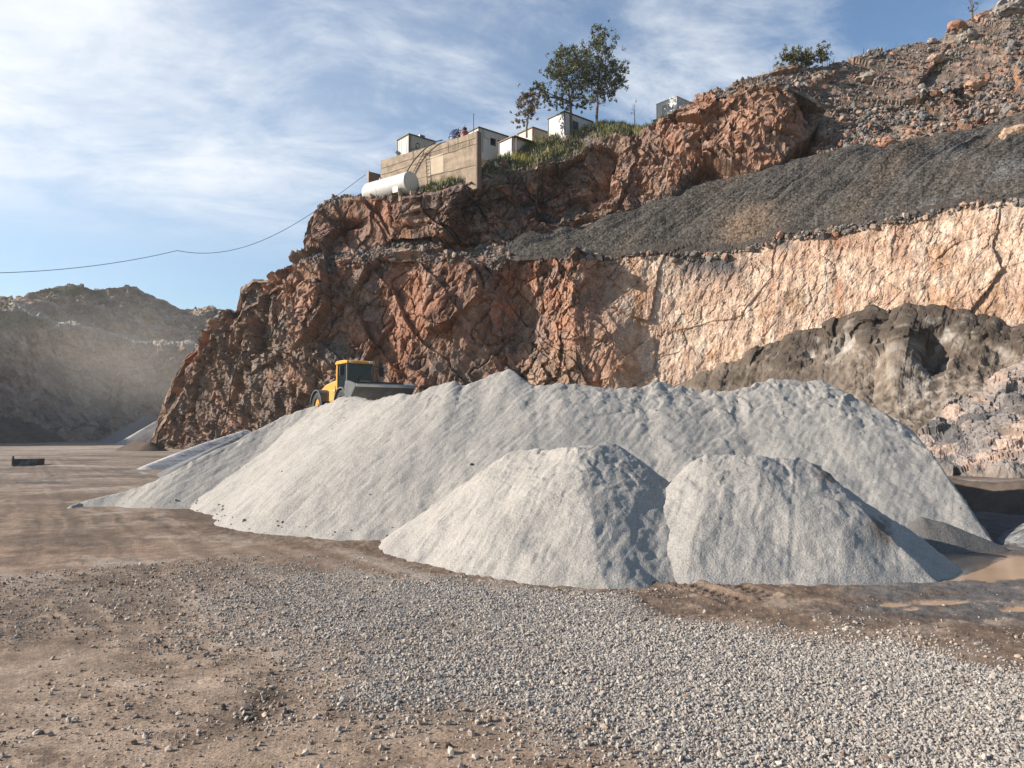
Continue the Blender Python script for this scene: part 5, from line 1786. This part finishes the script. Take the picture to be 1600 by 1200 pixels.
tree('shrub', 12, 484, 140, [(9, 473, 6), (15, 475, 6), (12, 480, 6)], OLIVE, 'small dark shrub on the rim of the far quarry wall', 'shrub', None, 907, n=120, size=0.4, trunk_r=0.07, fork=0.1)
for k, (bx, by, rr_, lab) in enumerate(((1342, 155, 9, 'dark green bush beside the pale boulder on the rubble slope'), (1466, 110, 9, 'bright green bush in the middle of the upper rubble slope'),
                                       (1490, 90, 7, 'dull green bush nearest the skyline on the rubble slope'), (1545, 66, 9, 'green bush on the rubble slope under the orange boulder'),
                                       (1183, 324, 9, 'olive bush growing on the dark gravel bank'), (1595, 38, 11, 'dark bush at the right edge of the view below the skyline'),
                                       (1318, 140, 6, 'small bush left of the pale boulder'), (758, 262, 8, 'green bush at the right foot of the concrete wall'))):
    q = cliff_at(bx, by + 3)
    dq = float(q[1])
    tree('bush', bx, by + 3, dq - 0.1, [(bx - rr_ * 0.7, by, rr_ * 0.7), (bx + rr_ * 0.6, by - 1, rr_ * 0.75), (bx, by - rr_ * 0.5, rr_ * 0.7)], [(.045, .06, .02), (.07, .085, .03), (.035, .045, .02)], lab, 'bush', 'bushes on the rubble slope', 920 + k, n=420, size=0.18, trunk_r=0.03, fork=0.05)

# ------------------------------------------------------------------ grass on the hilltop
def grass_patch():
    rng = np.random.default_rng(77)
    wgt = (SEG >= 3) * (SEG < 5) * (np.clip(G(PX, PY, 805, 238, 75, 22) + 1.2 * G(PX, PY, 965, 203, 55, 10) + 0.7 * G(PX, PY, 690, 294, 35, 8) + 0.5 * G(PX, PY, 1030, 190, 20, 10) + 0.12 * (PX > 1180) * (PX < 1420) * (SEG == 4), 0, 1)) * np.clip(0.3 + 1.6 * n1, 0, 1)
    pr = wgt.ravel() / wgt.sum()
    n = 16000
    idx = rng.choice(len(pr), n, p=pr)
    P = CL.reshape(-1, 3)[idx] + rng.normal(size=(n, 3)) * np.array([0.15, 0.15, 0.0])
    hgt = rng.uniform(0.25, 0.75, (n, 1))
    lean_ = rng.normal(size=(n, 3)) * 0.25
    lean_[:, 2] = 1
    wv_ = rng.normal(size=(n, 3)); wv_[:, 2] = 0
    wv_ /= np.linalg.norm(wv_, axis=1, keepdims=True)
    wv_ *= 0.05
    V = np.stack([P - wv_, P + wv_, P + lean_ * hgt], 1).reshape(-1, 3)
    V[0::3, 2] -= 0.1; V[1::3, 2] -= 0.1
    yel = sstep(-0.1, 0.35, fbm(P / 2.0, 3, 66))[:, None]
    c1_, c2_ = np.array([(.085, .095, .028)]), np.array([(.26, .22, .04)])
    C = (c1_ * (1 - yel) + c2_ * yel) * rng.uniform(0.7, 1.3, (n, 1))
    o = np_mesh('grass', V, np.arange(n * 3).reshape(-1, 3), M_LEAF, np.repeat(C, 3, 0))
    tag(o, 'yellow green weeds along the hilltop', 'grass', kind='stuff')


grass_patch()

# ------------------------------------------------------------------ dusty air
def haze():
    m = bpy.data.materials.new('dusty air')
    m.use_nodes = True
    t = m.node_tree
    for n_ in list(t.nodes):
        if n_.type == 'BSDF_PRINCIPLED': t.nodes.remove(n_)
    v = N(t, 'ShaderNodeVolumePrincipled')
    v.inputs['Color'].default_value = (.86, .82, .78, 1)
    v.inputs['Density'].default_value = 0.0002
    v.inputs['Anisotropy'].default_value = 0.3
    t.links.new(v.outputs[0], t.nodes['Material Output'].inputs['Volume'])
    b_ = MB().box((-470, -470, -2.5), (470, 470, 75))
    o = b_.build('haze', m)
    tag(o, 'thin dusty air over the quarry', 'haze', kind='stuff')


haze()


def dust():
    m = bpy.data.materials.new('hanging dust')
    m.use_nodes = True
    t = m.node_tree
    for n_ in list(t.nodes):
        if n_.type == 'BSDF_PRINCIPLED': t.nodes.remove(n_)
    Lk = t.links.new
    tc_ = N(t, 'ShaderNodeTexCoord')
    ln = N(t, 'ShaderNodeVectorMath', operation='LENGTH')
    Lk(tc_.outputs['Object'], ln.inputs[0])
    mr = N(t, 'ShaderNodeMapRange', interpolation_type='SMOOTHSTEP', i_1=1.0, i_2=0.05, i_3=0.0, i_4=0.014)
    Lk(ln.outputs['Value'], mr.inputs[0])
    no = N(t, 'ShaderNodeTexNoise', i_Scale=2.2, i_Detail=3.0)
    Lk(tc_.outputs['Object'], no.inputs['Vector'])
    m2 = N(t, 'ShaderNodeMapRange', i_1=0.35, i_2=0.65, i_3=0.35, i_4=1.4)
    Lk(no.outputs['Fac'], m2.inputs[0])
    mu = N(t, 'ShaderNodeMath', operation='MULTIPLY')
    Lk(mr.outputs[0], mu.inputs[0])
    Lk(m2.outputs[0], mu.inputs[1])
    v = N(t, 'ShaderNodeVolumePrincipled')
    v.inputs['Color'].default_value = (.95, .82, .68, 1)
    v.inputs['Anisotropy'].default_value = 0.2
    Lk(mu.outputs[0], v.inputs['Density'])
    Lk(v.outputs[0], t.nodes['Material Output'].inputs['Volume'])
    import bmesh
    bm = bmesh.new()
    bmesh.ops.create_icosphere(bm, subdivisions=3, radius=1.0)
    me = bpy.data.meshes.new('dust_cloud')
    bm.to_mesh(me)
    bm.free()
    me.materials.append(m)
    o = bpy.data.objects.new('dust_cloud', me)
    COL.objects.link(o)
    o.location = (-68, 124, 7)
    o.scale = (34, 24, 26)
    tag(o, 'pale dust hanging in front of the far quarry wall', 'dust', kind='stuff')


dust()
